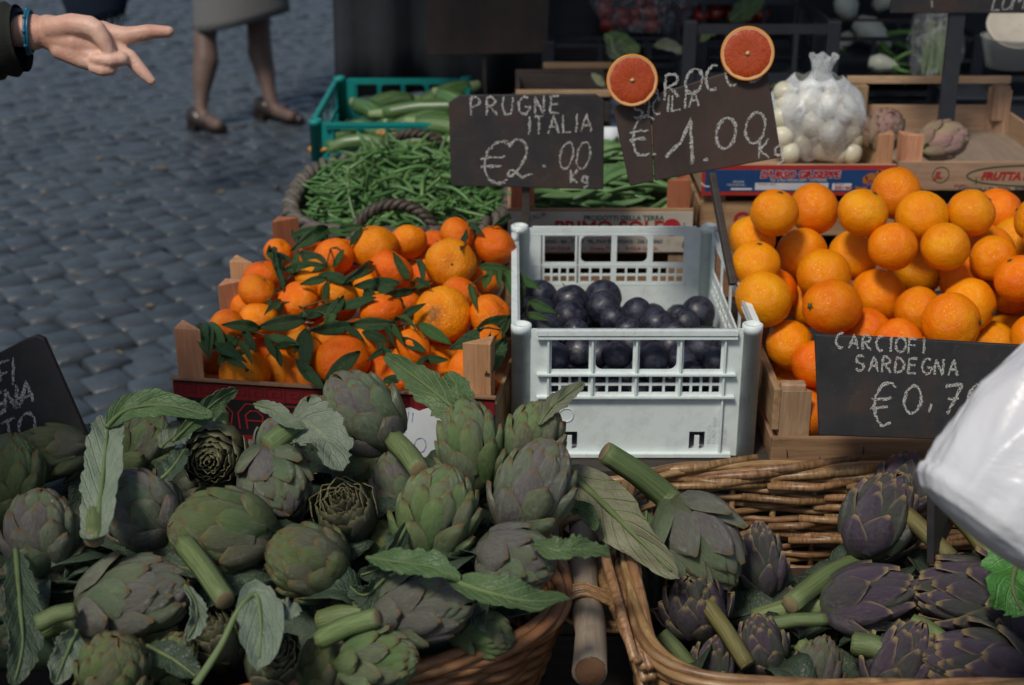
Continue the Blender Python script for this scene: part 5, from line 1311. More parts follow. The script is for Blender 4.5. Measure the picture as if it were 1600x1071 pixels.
# ================================================================== BEANS AND COURGETTES
def bean_mesh(name, seed, L, r, mat, flat=1., cv=.02):
    rr = random.Random(seed); P, rad = [], []; b = rr.uniform(-cv, cv); w_ = rr.uniform(-cv * .4, cv * .4); n_ = 12
    for i in range(n_):
        f = i / (n_ - 1); P.append((L * (f - .5), b * math.sin(math.pi * f) * 1.5 + w_ * math.sin(f * 7), .006 * math.sin(f * 5 + seed)))
        rad.append(r * max(.12, math.sin(math.pi * min(1, .07 + f * .93)) ** .35 if f < .9 else (1 - f) * 7 + .12) * (1 + .06 * math.sin(f * 32)))
    m_ = MB().tube(P, rad, 7, flat=flat).mesh(name); m_.materials.append(M[mat]); return m_
rr = random.Random(31)
bm_ = [bean_mesh('green_bean', i, rr.uniform(.16, .24), .0047, 'bean', 1, .026) for i in range(9)]
def bean_spot():
    while True:
        x, y = rr.uniform(-1, 1), rr.uniform(-1, 1)
        if abs(x) ** 3 + abs(y) ** 3 < .86: break
    return -.245 + x * .185, 3.12 + y * .265, .615 + .075 * (1 - (x * x + y * y) * .6) + .03 * y
sl_ = MB()
for i in range(420):
    x, y, z = bean_spot(); me = bm_[i % 9]; m4 = Matrix.Translation((x, y, z - .016 + rr.uniform(-.008, .004))) @ Matrix.Rotation(rr.uniform(0, 6.28), 4, 'Z') @ Matrix.Rotation(rr.gauss(0, .2), 4, 'Y')
    sl_.add([m4 @ v_.co for v_ in me.vertices], [tuple(p.vertices) for p in me.polygons])
sl_.prism_z([(-.245 + .19 * math.copysign(abs(math.cos(a)) ** .66, math.cos(a)), 3.12 + .28 * math.copysign(abs(math.sin(a)) ** .66, math.sin(a))) for a in [2 * math.pi * i / 32 for i in range(32)]], .55, .600)
tag(obj('green_beans', sl_, M['bean']), 'heap of green beans beneath the top ones', 'beans', kind='stuff')
for i in range(285):
    x, y, z = bean_spot(); x = -.245 + (x + .245) * .86; y = 3.12 + (y - 3.12) * .88; o = link('green_bean', bm_[i % 9], None); o.location = (x, y, z + rr.uniform(-.003, .010)); o.rotation_euler = (rr.uniform(0, 6.28), rr.gauss(0, .34), rr.uniform(0, 6.28))
    tag(o, 'slim green bean lying loose in the dark wicker basket', 'green bean', 'green beans on top of the basket')
fm_ = [bean_mesh('flat_bean', i + 50, rr.uniform(.19, .25), .0105, 'flatbean', .38, .035) for i in range(7)]
for i in range(100):
    x, y = .182 + rr.uniform(-.10, .10), 3.07 + rr.uniform(-.18, .20); z = .70 + .03 * (1 - ((y - 3.05) / .25) ** 2) + rr.uniform(-.03, .012) + .03 * (y - 2.85)
    o = link('flat_bean', fm_[i % 7], None); o.location = (x, y, z); o.rotation_euler = (rr.gauss(0, .6), rr.gauss(0, .12), rr.gauss(0, .45) + rr.choice((0, math.pi)))
    tag(o, 'broad flat green bean in the crate under the plum chalkboard', 'flat bean', 'flat beans in the shallow crate')
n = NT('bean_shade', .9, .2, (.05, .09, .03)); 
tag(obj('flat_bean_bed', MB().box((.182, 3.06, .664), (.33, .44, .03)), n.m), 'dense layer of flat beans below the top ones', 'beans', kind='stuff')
def courgette(label, a, b, r, flower, seed):
    t = thing('courgette', label, 'courgette', a, group='courgettes in the teal crate'); n_ = 12; rr = random.Random(seed)
    P = [a.lerp(b, i / (n_ - 1)) - a + V((0, 0, .014 * math.sin(math.pi * i / (n_ - 1)))) for i in range(n_)]
    mb = stem_geo([P[0], P[4], P[8], P[11]], r, r * 1.15, 12, 12); obj('body', mb, M['courgette'], t)
    d = (a - b).normalized(); obj('stalk', stem_geo([V((0, 0, 0)) - d * .004, d * .02, d * .04], r * .8, r * .5, 6, 10), M['courg_end'], t)
    e = P[-1]; d = -d
    if flower:
        for k_ in range(5):
            an = k_ * 1.256; s1 = d.cross(V((0, 0, 1))).normalized(); s2 = d.cross(s1)
            q = s1 * math.cos(an) + s2 * math.sin(an); w = d.cross(q)
            obj('petal', MB().sheet(4, 6, lambda a_, b_: e + d * (.055 * b_) + q * (r * .5 + .012 * b_ - .014 * b_ ** 3) + w * (a_ * .013 * math.sin(math.pi * (.15 + .8 * b_))), .0008), M['blossom'], t)
    else: obj('tip', MB().lathe([(r * 1.1, 0), (r * .9, .008), (r * .4, .013), (.001, .014)], 10, Matrix.Translation(e) @ d.to_track_quat('Z', 'Y').to_matrix().to_4x4()), M['courg_end'], t)
CG = [((600, 178, 3.75), (745, 172, 3.72), 1, 'lying across the teal crate under the window'), ((690, 150, 3.78), (760, 200, 3.6), 0, 'with a cut stalk end upright at the back'), ((655, 195, 3.62), (760, 220, 3.55), 0, 'fat, right behind the front rail of the crate'), ((600, 225, 3.60), (515, 232, 3.62), 1, 'at front left with an orange blossom'), ((560, 165, 3.9), (610, 200, 3.75), 1, 'standing dark at the left end'), ((640, 160, 3.95), (580, 172, 3.9), 0, 'behind, left end toward the post'), ((545, 200, 3.8), (600, 215, 3.7), 0, 'pale stripe one under the left rail'), ((625, 215, 3.6), (700, 235, 3.56), 1, 'low in front with yellow blossom'), ((730, 140, 4.0), (660, 170, 3.95), 0, 'dark at the back right'), ((690, 222, 3.56), (600, 240, 3.6), 0, 'lowest, near the bean basket'), ((520, 220, 3.7), (575, 240, 3.62), 1, 'at the left edge with a green blossom'), ((700, 190, 3.7), (620, 205, 3.7), 1, 'middle of the heap with pale flower')]
for i, (a, b, fl_, lab) in enumerate(CG): courgette('green striped courgette ' + lab, at(*a), at(*b), .019 + .003 * (i % 3), fl_, i)
bed = MB().box((-.314, 3.81, .58), (.33, .50, .06)); tag(obj('courgette_bed', bed, M['courgette']), 'lower courgettes filling the teal crate', 'courgettes', kind='stuff')
# ================================================================== CHALKBOARDS
def arc(cx, cz, rx, rz, a0, a1, n_=12): return [(cx + rx * math.cos(R(a0 + (a1 - a0) * i / n_)), cz + rz * math.sin(R(a0 + (a1 - a0) * i / n_))) for i in range(n_ + 1)]
GLY = {
 'A': [[(0, 0), (.3, 1), (.6, 0)], [(.1, .36), (.52, .36)]], 'C': [arc(.32, .5, .32, .5, 64, 296)], 'D': [[(0, 0), (0, 1)], [(0, 1)] + arc(.05, .5, .5, .5, 80, -80) + [(0, 0)]],
 'E': [[(.5, 1), (0, .97), (0, .02), (.52, 0)], [(0, .52), (.4, .52)]], 'F': [[(.5, 1), (0, .97), (0, 0)], [(0, .52), (.4, .52)]], 'G': [arc(.34, .5, .34, .5, 55, 330) + [(.64, .42), (.36, .42)]],
 'I': [[(.12, 0), (.12, 1)]], 'K': [[(0, 0), (0, 1)], [(.5, 1), (.02, .42), (.55, 0)]], 'L': [[(0, 1), (0, .02), (.5, 0)]], 'M': [[(0, 0), (.05, 1), (.33, .4), (.6, 1), (.68, 0)]], 'N': [[(0, 0), (0, 1), (.5, 0), (.52, 1)]],
 'O': [arc(.34, .5, .34, .5, 80, 445, 18)], 'P': [[(0, 0), (0, 1)], [(0, 1)] + arc(.1, .73, .42, .27, 80, -90, 8) + [(0, .46)]], 'R': [[(0, 0), (0, 1)], [(0, 1)] + arc(.1, .75, .38, .25, 80, -90, 8) + [(0, .48)], [(.15, .48), (.58, 0)]],
 'S': [arc(.28, .75, .26, .25, 40, 250, 8) + arc(.28, .25, .27, .25, 80, -150, 8)], 'T': [[(-.02, 1), (.56, 1)], [(.27, 1), (.27, 0)]], 'U': [[(0, 1), (0, .3)] + arc(.27, .28, .27, .28, 180, 360, 6) + [(.54, 1)]], 'Z': [[(0, 1), (.5, 1), (0, 0), (.52, 0)]],
 '0': [arc(.30, .5, .30, .5, 100, 465, 18)], '1': [[(-.32, .22), (-.02, .48), (.2, 1), (.27, 0)]], '2': [arc(.28, .72, .28, .28, 160, -20, 8) + [(.36, .30), (.12, .04)] + arc(.08, .12, .12, .09, 250, 20, 6) + [(.4, 0), (.72, .08)]], '7': [[(0, .95), (.55, 1), (.2, 0)], [(.1, .5), (.5, .52)]],
 '\u20ac': [arc(.42, .5, .42, .55, 52, 300, 14), [(-.1, .60), (.5, .64)], [(-.1, .38), (.45, .42)]], '.': [[(0, 0), (.12, .02)]], ',': [[(.06, .12), (0, -.12)]], 'g': [arc(.22, .3, .2, .26, 80, 445, 10), [(.42, .5), (.42, -.25), (.15, -.4)]], 'o': [arc(.2, .25, .2, .25, 80, 445, 10)], ' ': [], "'": [[(.1, 1), (.05, .8)]],
}
ADV = {'I': .38, ' ': .45, '.': .35, ',': .3, '1': .55, 'M': .95, 'L': .68, '2': .95}
def write(mb, text, x, z, h, s_, width, rr, slope=0., slant=0., adv=1.0, y=-.0045, rough=.035, passes=2, wide=1.0):
    "chalk strokes; x,z,h in photo-scale units times s_"
    for ch in text:
        for st in GLY[ch]:
            pts = []
            for (a, b), (c, d) in zip(st[:-1], st[1:]):
                n_ = max(2, int(math.hypot(c - a, d - b) * 9))
                pts += [(a + (c - a) * i / n_, b + (d - b) * i / n_) for i in range(n_)]
            pts.append(st[-1])
            for p_ in range(passes):
                jx, jz = rr.uniform(-.02, .02), rr.uniform(-.02, .02)
                P = []
                for i, (a, b) in enumerate(pts):
                    xx = (a * wide + slant * b + jx + rr.uniform(-1, 1) * rough * .5) * h; zz_ = (b + jz + rr.uniform(-1, 1) * rough * .5) * h
                    P.append(((x + xx) * s_, (z + zz_ + slope * (x + xx)) * s_))
                pr = rr.uniform(0, 6)
                ribbon(mb, P, [width * .86 * (.92 + .28 * math.sin(i_ * .7 + pr)) * rr.uniform(.6, 1.25) for i_ in range(len(P))], y - .0003 * p_)
        x += h * ADV.get(ch, .82) * adv * (wide if ch != ' ' else 1)
def board(name, label, c, poly, t, lean=8, yaw=0, th=.012, mat='board', bevel=.002):
    "poly and later writing in photo-scale units about centre c=(u,v)"
    s_ = t / FPX; o = thing(name, label, 'price sign', at(c[0], c[1], t), (R(-lean), 0, R(yaw)))
    pl_ = [((u - c[0]) * s_, (c[1] - v) * s_) for u, v in poly]
    if sum(pl_[i][0] * pl_[(i + 1) % len(pl_)][1] - pl_[(i + 1) % len(pl_)][0] * pl_[i][1] for i in range(len(pl_))) < 0: pl_ = pl_[::-1]
    obj('panel', MB().prism(pl_, -.004, -.004 + th), M[mat], o, False, bevel); return o, s_
rr = random.Random(77)
def chalk_obj(parent, fn, mat='chalk', name='chalk_lettering'):
    mb = MB(); fn(mb); return obj(name, mb, M[mat], parent, False)
def stick(parent, a, b, w, th, mat='darkwood'):
    d = b - a; q = d.to_track_quat('Z', 'Y').to_matrix(); obj('post', MB().box((a + b) / 2, (w, th, d.length), q), M[mat], parent, False, .0015)
# plums
s1, k1 = board('chalkboard', 'dark upright chalkboard priced 2.00 standing over the plums', (822, 222), [(702, 160), (720, 149), (930, 148), (943, 158), (944, 297), (830, 294), (704, 291)], 2.74, 6)
def f(mb):
    write(mb, 'PRUGNE', -86, 44, 27, k1, .0042, rr, .02, .02, 1.12, rough=.09)
    write(mb, 'ITALIA', 2, 12, 27, k1, .0042, rr, .05, .02, 1.0, rough=.09)
    write(mb, '\u20ac', -68, -62, 60, k1, .0040, rr, 0, .10, 1, rough=.06)
    write(mb, '2', -28, -56, 60, k1, .0044, rr, 0, .0, 1, rough=.05, wide=.85)
    write(mb, '.', 26, -38, 40, k1, .0044, rr); write(mb, '00', 50, -44, 42, k1, .0030, rr, .03, .15, .95, rough=.06, wide=.8)
    write(mb, 'Kg', 70, -64, 20, k1, .0046, rr, 0, 0, 1.1, rough=.10)
chalk_obj(s1, f)
stick(s1, V((0, .012, -.05)), V((0, .012, -.172)), .0165, .010)
# blood oranges
s2, k2 = board('chalkboard', 'tilted brown chalkboard priced 1.00 with two orange halves pinned to its top corners', (1093, 193), [(1016, 150), (1192, 96), (1223, 246), (1025, 283)], 2.52, 8, 0, .012, 'board_brown')
poly = [((u - 1093) * k2, (193 - v) * k2) for u, v in [(957, 168), (1014.5, 150.5), (1023.5, 283.5), (986, 291)]][::-1]
obj('panel', MB().prism(poly, -.0035, .008), M['board_brown'], s2, False, .002)
def f(mb):
    sl = .20
    write(mb, 'TAROCCO', -118, 24 + 24, 38, k2, .0048, rr, sl, .02, 1.0, rough=.05)
    write(mb, 'SICILIA', -104, 28, 25, k2, .0038, rr, sl, .02, 1.0, rough=.06)
    write(mb, '\u20ac', -106, -38, 56, k2, .0040, rr, .1, .06, 1, rough=.06, wide=.8); write(mb, '.', -72, -48, 40, k2, .0040, rr)
    write(mb, '1', -30, -60, 70, k2, .0065, rr, .12, 0, 1, rough=.04); write(mb, '.', 8, -58, 60, k2, .0050, rr, .1)
    write(mb, '00', 26, -46, 48, k2, .0048, rr, .17, .02, 1.1, rough=.04, wide=1.05); write(mb, 'Kg', 94, -66, 30, k2, .0048, rr, .12, 0, 1.0, rough=.06)
chalk_obj(s2, f)
pa2 = s2.matrix_basis.inverted() @ at(1112, 272, 2.525); pb2 = s2.matrix_basis.inverted() @ at(1145, 445, 2.46)
stick(s2, pa2, pb2, .0125, .012)
# artichokes, in front of the oranges
s3, k3 = board('chalkboard', 'black chalkboard for the artichokes leaning before the orange heap', (1420, 606), [(1270, 521), (1400, 527), (1640, 541), (1646, 692), (1480, 689), (1283, 682)], 2.13, 12)
def f(mb):
    write(mb, 'CARCIOFI', -118, 56, 23, k3, .0038, rr, -.07, .03, 1.10, rough=.07)
    write(mb, 'SARDEGNA', -86, 24, 24, k3, .0038, rr, -.05, .03, 1.05, rough=.07)
    write(mb, '\u20ac', -56, -56, 62, k3, .0044, rr, 0, .06, 1, rough=.06, wide=.75); write(mb, '0', -8, -40, 44, k3, .0044, rr, 0, .05, 1, rough=.05); write(mb, ',', 32, -32, 50, k3, .0046, rr); write(mb, '70', 52, -40, 46, k3, .0044, rr, 0, .1, 1, rough=.05)
chalk_obj(s3, f)
# left edge
s4, k4 = board('chalkboard', 'slanted black chalkboard with rounded corner at the left edge', (30, 640), [(-110, 610), (48, 527), (66, 521), (78, 526), (142, 702), (130, 740), (-70, 800)], 1.96, 10)
def f(mb):
    write(mb, 'CARCIOFI', -150, 44, 40, k4, .0040, rr, .34, .10, .66, rough=.06)
    write(mb, 'SARDEGNA', -158, 4, 36, k4, .0050, rr, .36, .05, .78, rough=.07)
    write(mb, 'PEZZETTO', -188, -48, 38, k4, .0042, rr, .42, .0, .86, rough=.05)
    write(mb, '0', 52, -76, 24, k4, .0024, rr)
chalk_obj(s4, f)
# dark board seen edge-on in the right basket
s5 = thing('chalkboard', 'black chalkboard seen nearly edge on among the purple artichokes', 'price sign', at(1462, 770, 2.03), (R(-6), 0, R(62)))
obj('panel', MB().prism([(-.03, -.10), (.11, -.10), (.11, .075), (-.03, .078)], -.005, .006), M['board'], s5, False, .002)
# brown board at the back, and the black one at the top right
s6, k6 = board('chalkboard', 'blank brown board on a thin stick at the back of the stall', (762, 20), [(668, -60), (860, -60), (856, 82), (666, 86)], 3.95, 4, 0, .012, 'board_brown')
stick(s6, V((-.01, .014, -.10)), V((-.01, .014, -.26)), .012, .008)
s7, k7 = board('chalkboard', 'black chalkboard at the top right on a tall black post', (1510, -18), [(1394, -75), (1640, -75), (1640, 20), (1394, 20)], 3.16, 2)
def f(mb): write(mb, 'LUMI', 42, -36, 26, k7, .0034, rr, .05, .2, .8); write(mb, ',', -54, -24, 40, k7, .0036, rr, 0, -.4)
chalk_obj(s7, f)
obj('post', MB().box((-.012, .010, -.172), (.036, .016, .30), None), M['black_pl'], s7, False, .002)
# card writing
def f(mb):
    write(mb, 'MANDARINI', -92, 14, 17, cs, .0016, random.Random(4), -.06, .12, 1.02, -.0012, .03, 1); write(mb, 'ITALIA', -44, -8, 15, cs, .0016, random.Random(5), -.05, .1, .9, -.0012, .03, 1); write(mb, '\u20ac 2,0', -66, -42, 26, cs, .0016, random.Random(6), 0, .1, 1.1, -.0012, .03, 1, 1.25)
mb = MB(); f(mb); obj('pen_lettering', mb, M['ink'], cd, False)

# ---- orange halves pinned to the tilted board
n = NT('orange_pulp', .32, .5)
u_, v_ = n.uvxy()
rad = n.noise(3, 4, .65, n.scaled((26, 1.6, 1), 'UV'), dist=.3)
k = n.ramp(rad, (.30, (.24, .022, .004)), (.5, (.40, .052, .008)), (.75, (.50, .11, .02)))
seg = n.math('ABSOLUTE', n.math('SUBTRACT', n.math('FRACT', n.math('MULTIPLY', u_, 11.0)), .5))
k = n.mix(n.math('MULTIPLY', n.ramp(seg, (.455, 0.), (.49, .8)), n.ramp(v_, (.0, 1.), (.55, .15))), k, (.52, .17, .05))
n.set('Base Color', k); n.bump(rad, .4, .002); M['pulp'] = n.m
M['pith'] = plain('orange_pith', (.66, .38, .17), .6, .3, .02); M['rind'] = plain('orange_rind', (.72, .26, .02), .4, .5, .02, .3, 300)
def half(label, u, v, rpx, t, turn):
    r = rpx * t / FPX; th = thing('orange_half', label, 'orange half', at(u, v, t), (R(80), 0, R(turn)))
    obj('peel', MB().lathe([(.0005, -r * .75)] + [(r * math.cos(a), -r * .75 * math.sin(a)) for a in [R(85 - 8.5 * i) for i in range(11)]] + [(r * .955, .0004), (r * .9, -.0015), (.0005, -.0018)], 40), M['rind'], th)
    rr_ = random.Random(int(u)); nb = 60
    ring = [1 + .018 * math.sin(i * 11 * 2 * math.pi / nb) + rr_.uniform(-.012, .012) for i in range(nb)]
    pu = MB(); vs_ = []; uv = []
    for j in range(7):
        q = .10 + .90 * j / 6
        for i in range(nb + 1): a = 2 * math.pi * i / nb; w = r * .875 * q * (ring[i % nb] if j == 6 else 1); vs_.append((w * math.cos(a), w * math.sin(a), .0010 + .0012 * math.sin(math.pi * q) - (.0012 if j == 6 else 0))); uv.append((i / nb, q))
    fs = [(j * (nb + 1) + i, j * (nb + 1) + i + 1, (j + 1) * (nb + 1) + i + 1, (j + 1) * (nb + 1) + i) for j in range(6) for i in range(nb)]
    pu.add(vs_, fs, uv); obj('pulp', pu, M['pulp'], th)
    obj('pith_ring', MB().add([(r * q * math.cos(2 * math.pi * i / 48), r * q * math.sin(2 * math.pi * i / 48), z) for q, z in ((.84, -.0004), (.958, .0006)) for i in range(48)], [(i, (i + 1) % 48, 48 + (i + 1) % 48, 48 + i) for i in range(48)]), M['pith'], th)
    co_ = MB(); star = [(r * (.115 if i % 2 else .075) * rr_.uniform(.7, 1.2) * math.cos(2 * math.pi * i / 20), r * (.115 if i % 2 else .075) * rr_.uniform(.7, 1.2) * math.sin(2 * math.pi * i / 20)) for i in range(20)]
    co_.prism_z(star, .0006, .0026); obj('core', co_, M['pith'], th)
half('cut orange half pinned at the left upper corner of the tilted brown chalkboard', 988, 126, 40.5, 2.475, 4)
half('cut orange half pinned at the right upper corner of the tilted brown chalkboard', 1168, 84, 42, 2.475, -4)

# ================================================================== BAGS
n = NT('clear_film', .18, .6, (.80, .84, .86))
fr_ = n.node('ShaderNodeLayerWeight'); fr_.inputs[0].default_value = .35
wr = n.noise(26, 5, .65, dist=1.2)
n.set('Alpha', n.math('ADD', n.math('MULTIPLY', fr_.outputs['Facing'], .45), n.ramp(wr, (.45, .16), (.70, .50)), True)); n.bump(wr, .5, .006); M['film'] = n.m
n = NT('thin_film', .2, .5, (.55, .58, .60)); n.set('Alpha', n.ramp(n.noise(30, 4, .6, dist=1.0), (.5, .04), (.72, .30))); M['thin_film'] = n.m
M['onion'] = plain('white_onion_skin', (.60, .57, .43), .38, .5, .15)
ob = thing('onion_bag', 'clear plastic bag knotted at the top full of small white onions', 'bag', aty(1278, 250, 3.02))
OBL = [(1232, 165, 46), (1262, 160, 42), (1240, 200, 50), (1290, 165, 44), (1272, 195, 46), (1318, 180, 40), (1300, 210, 46), (1335, 215, 40), (1250, 225, 44), (1222, 215, 40), (1330, 240, 38), (1285, 235, 40), (1225, 145, 38), (1310, 240, 36), (1250, 178, 40), (1222, 185, 40), (1342, 190, 30), (1265, 140, 36), (1235, 240, 36), (1330, 160, 30), (1300, 145, 30)]
oni = MB().lathe([(.0005, -.9), (.35, -.86), (.75, -.55), (.97, -.1), (.98, .2), (.75, .62), (.36, .88), (.12, .99), (.001, 1.02)], 16).mesh('onion'); oni.materials.append(M['onion'])
for i, (u, v, d) in enumerate(OBL):
    t = 3.09 + .028 * (i % 3); o = link('onion', oni, None); r = d * t / FPX / 2 * .95; o.scale = (r, r, r); o.location = at(u, v, t); o.rotation_euler = (rnd(-1.3, 1.3), rnd(-1.3, 1.3), 0)
    tag(o, 'small white onion inside the clear knotted bag', 'onion', 'white onions in the clear bag')
k_ = 3.02 / FPX; rr = random.Random(8)
def bagskin(a, b):
    th = math.pi * a
    z = b * 128
    w = 80 * (math.sin(math.pi * min(.5, .18 + b * .55)) if b < .6 else 1 - .52 * ((b - .6) / .4) ** 1.4)
    w *= 1 + .05 * math.sin(5 * th + b * 9) + .04 * math.sin(9 * th - b * 14) * b
    dx = 4 - 6 * b
    return V(((dx + w * math.cos(th)) * k_, .06 + w * .85 * math.sin(th) * k_, z * k_ - .004 + .004 * math.sin(7 * th + 3 * b)))
obj('film', MB().sheet(44, 22, bagskin, .0004), M['film'], ob)
def neck(a, b):
    th = math.pi * a; w = 10 + 16 * max(0, b - .35) ** 1.2 + 22 * (1 - b) ** 3
    w *= 1 + .25 * math.sin(6 * th + 2) * b
    return V(((2 + 4 * b + w * math.cos(th)) * k_, .06 + w * .6 * math.sin(th) * k_, (112 + 46 * b + 5 * b * math.sin(5 * th)) * k_))
obj('gathered_neck', MB().sheet(30, 10, neck, .0004), M['film'], ob)
# white carrier bag, close to the camera at the right
n = NT('white_film', .38, .5)
wr = n.noise(9, 5, .6, dist=1.0); k = n.mix(n.ramp(n.noise(7, 3), (.45, 0.), (.75, .5)), (.87, .89, .91), (.85, .81, .81)); n.set('Base Color', k); n.bump(wr, .35, .02)
n.set('Roughness', .3)
tl = n.node('ShaderNodeBsdfTranslucent'); tl.inputs[0].default_value = (.75, .76, .80, 1); ms = n.node('ShaderNodeMixShader'); ms.inputs[0].default_value = .35
n.t.links.new(n.b.outputs[0], ms.inputs[1]); n.t.links.new(tl.outputs[0], ms.inputs[2]); n.t.links.new(ms.outputs[0], n.t.nodes['Material Output'].inputs[0]); M['white_film'] = n.m
TB = 1.42; kb = TB / FPX
wb = thing('carrier_bag', 'full white plastic carrier bag held in at the right edge', 'bag', at(1600, 700, TB))
PRF = [(-14, 2), (-12, 40), (-6, 92), (4, 132), (22, 152), (70, 162), (160, 163), (290, 156), (420, 128), (530, 84), (620, 44), (680, 30), (760, 27), (920, 24)]
def wbag(a, b):
    f = b ** 1.3 * (len(PRF) - 1); i = min(int(f), len(PRF) - 2); f -= i
    al = PRF[i][0] + (PRF[i + 1][0] - PRF[i][0]) * f; r = PRF[i][1] + (PRF[i + 1][1] - PRF[i][1]) * f
    th = math.pi * a; c, s_ = math.cos(th), math.sin(th)
    n1 = mnoise.noise(V((c * 1.5 + 2, s_ * 1.5, al * .0022))); n2 = mnoise.noise(V((c * 3.6 + 7, s_ * 3.6, al * .005))); n3 = mnoise.noise(V((c * 5 + al * .02, s_ * 5, al * .022)))
    rg = lambda q, w: max(0., 1 - abs(q) / w) ** 1.5
    r *= .93; al += 4; r *= 1 - .05 + .09 * rg(n1, .35) + .035 * rg(n2, .3) + .012 * n3 + .05 * n1
    if al < 40: r *= 1 + .06 * max(0, -c) ** 6
    u, v = 1543.5 + al * .605 + (-.796) * (-1) * r * c * 1.0, 844.6 - al * .796 + .605 * r * c
    return AX_R * ((u - 1600) * kb) + AX_U * ((700 - v) * kb) + AX_B * (r * .72 * s_ * kb)
obj('film', MB().sheet(110, 90, wbag, .0005), M['white_film'], wb)

# ================================================================== BACK OF THE STALL
def simple_crate(name, label, mat, c, w, d, h, bars=4, yaw=0):
    t = thing(name, label, 'crate', c, (0, 0, yaw))
    hw = (w - .04 - .012 * (bars - 1)) / bars
    holes = [(.02 + i * (hw + .012), .02 + i * (hw + .012) + hw, h * .5, h * .90) for i in range(bars)] + [(.02 + i * (hw + .012), .02 + i * (hw + .012) + hw, h * .12, h * .40) for i in range(bars)]
    me = MB().panel(w, h, .008, holes, -w / 2).mesh('front_panel', False, True)
    link('front_panel', me, mat, t); b = link('back_panel', me, None, t); b.location = (0, d - .008, 0)
    sm = MB().panel(d - .018, h, .008, [(.03, d / 2 - .012, h * .5, h * .9), (d / 2 + .0, d - .05, h * .5, h * .9)], 0).mesh('side_panel', False, True)
    for sx in (-1, 1):
        o = link('side_panel', sm, mat, t); o.rotation_euler = (0, 0, R(90)); o.location = (sx * (w / 2 - .004) + .004, .009, 0)
        for yy in (.012, d - .012): obj('corner_post', MB().box((sx * (w / 2 - .006), yy, h / 2 + .004), (.034, .034, h + .008)), mat, t, False, .003)
    obj('floor_panel', MB().box((0, d / 2, .006), (w - .02, d - .02, .01)), mat, t, False)
    return t
bc = simple_crate('plastic_crate', 'black plastic crate behind the tilted chalkboard', M['black_pl'], aty(1182, 190, 3.72), .385, .5, .255)
simple_crate('plastic_crate', 'black plastic crate of fennel at the back right', M['black_pl'], aty(1400, 125, 4.02), .46, .3, .12, 3)
simple_crate('plastic_crate', 'black crate at the back below the bagged tomatoes', M['black_pl'], aty(975, 130, 4.0), .44, .12, .11, 3)
for (u, v, y, w, lab) in ((880, 141, 3.50, .235, 'light wooden crate edge behind the plum chalkboard'), (905, 98, 3.95, .20, 'second wooden crate further behind with brown board')):
    c = aty(u, v, y); t = thing('fruit_crate', lab, 'crate', (c.x, c.y, TZ))
    h = c.z - TZ
    obj('board', MB().box((0, 0, h - .008), (w, .012, .016)), M['wood_x'], t, False, .001); obj('board', MB().box((0, .002, h - .055), (w, .010, .05)), M['darkwood'], t, False, .001)
    obj('board', MB().box((0, .28, h - .05), (w, .010, .09)), M['darkwood'], t, False, .001)
    for sx in (-1, 1): obj('board', MB().box((sx * (w / 2 - .006), .14, h - .06), (.010, .266, .08)), M['darkwood'], t, False); obj('corner_post', MB().box((sx * (w / 2 - .022), .03, (h - .02) / 2), (.03, .03, h - .025)), M['darkwood'], t, False)
M['tomato'] = plain('tomato_skin', (.24, .026, .018), .3, .5, .3)
tm_ = globe('tomato', 1, .86, 16, 'tomato', .08, .03, 3, 10)
tb = thing('tomato_bag', 'thin film bag of red tomatoes on the black crate at the back', 'bag', aty(1010, 50, 4.12))
k_ = 4.12 / FPX
obj('film', MB().sheet(30, 12, lambda a, b: V((90 * math.sin(math.pi * (.12 + .7 * b)) ** .6 * math.cos(math.pi * a) * k_, .10 + .09 * math.sin(math.pi * a), (110 * b) * k_ - .01 + .004 * math.sin(8 * a))), .0005), M['thin_film'], tb)
rr = random.Random(12)
TM = [(950 + 24 * i + rr.uniform(-5, 5), y + rr.uniform(-5, 5), 'bagged') for y in (38, 18, -4) for i in range(6)] + [(1095 + 24 * i, y + rr.uniform(-3, 3), 'loose') for y in (24, 4) for i in range(5)]
for i, (u, v, kd) in enumerate(TM):
    t = 4.18 + .02 * (i % 3); r = 13.5 * t / FPX; o = link('tomato', tm_, None); o.location = at(u, v, t); o.scale = (r, r, r); o.rotation_euler = (rnd(-.6, .6), rnd(-.6, .6), rnd(0, 6))
    tag(o, 'red tomato inside the film bag at the back' if kd == 'bagged' else 'loose red tomato at the top behind the black crate', 'tomato', 'bagged tomatoes' if kd == 'bagged' else 'loose tomatoes at the back')
bx = thing('display_box', 'dark box carrying the tomatoes at the back', 'box', (.72, 4.14, TZ)); obj('body', MB().box((0, .12, .145), (.62, .30, .27)), M['black_pl'], bx, False, .004); obj('lid', MB().box((0, .12, .286), (.64, .32, .010)), M['black_pl'], bx, False, .002)
bx = thing('display_box', 'dark box under the fennel crate at the back', 'box', (1.10, 4.02, TZ)); obj('body', MB().box((0, .14, .10), (.60, .30, .19)), M['black_pl'], bx, False, .004); obj('lid', MB().box((0, .14, .2), (.62, .32, .008)), M['black_pl'], bx, False, .002)
M['fennel'] = plain('fennel_bulb', (.50, .52, .42), .4, .4, .1)
fst = NT('fennel_stalk', .45, .4, (.10, .22, .05)).m; M['fst'] = fst
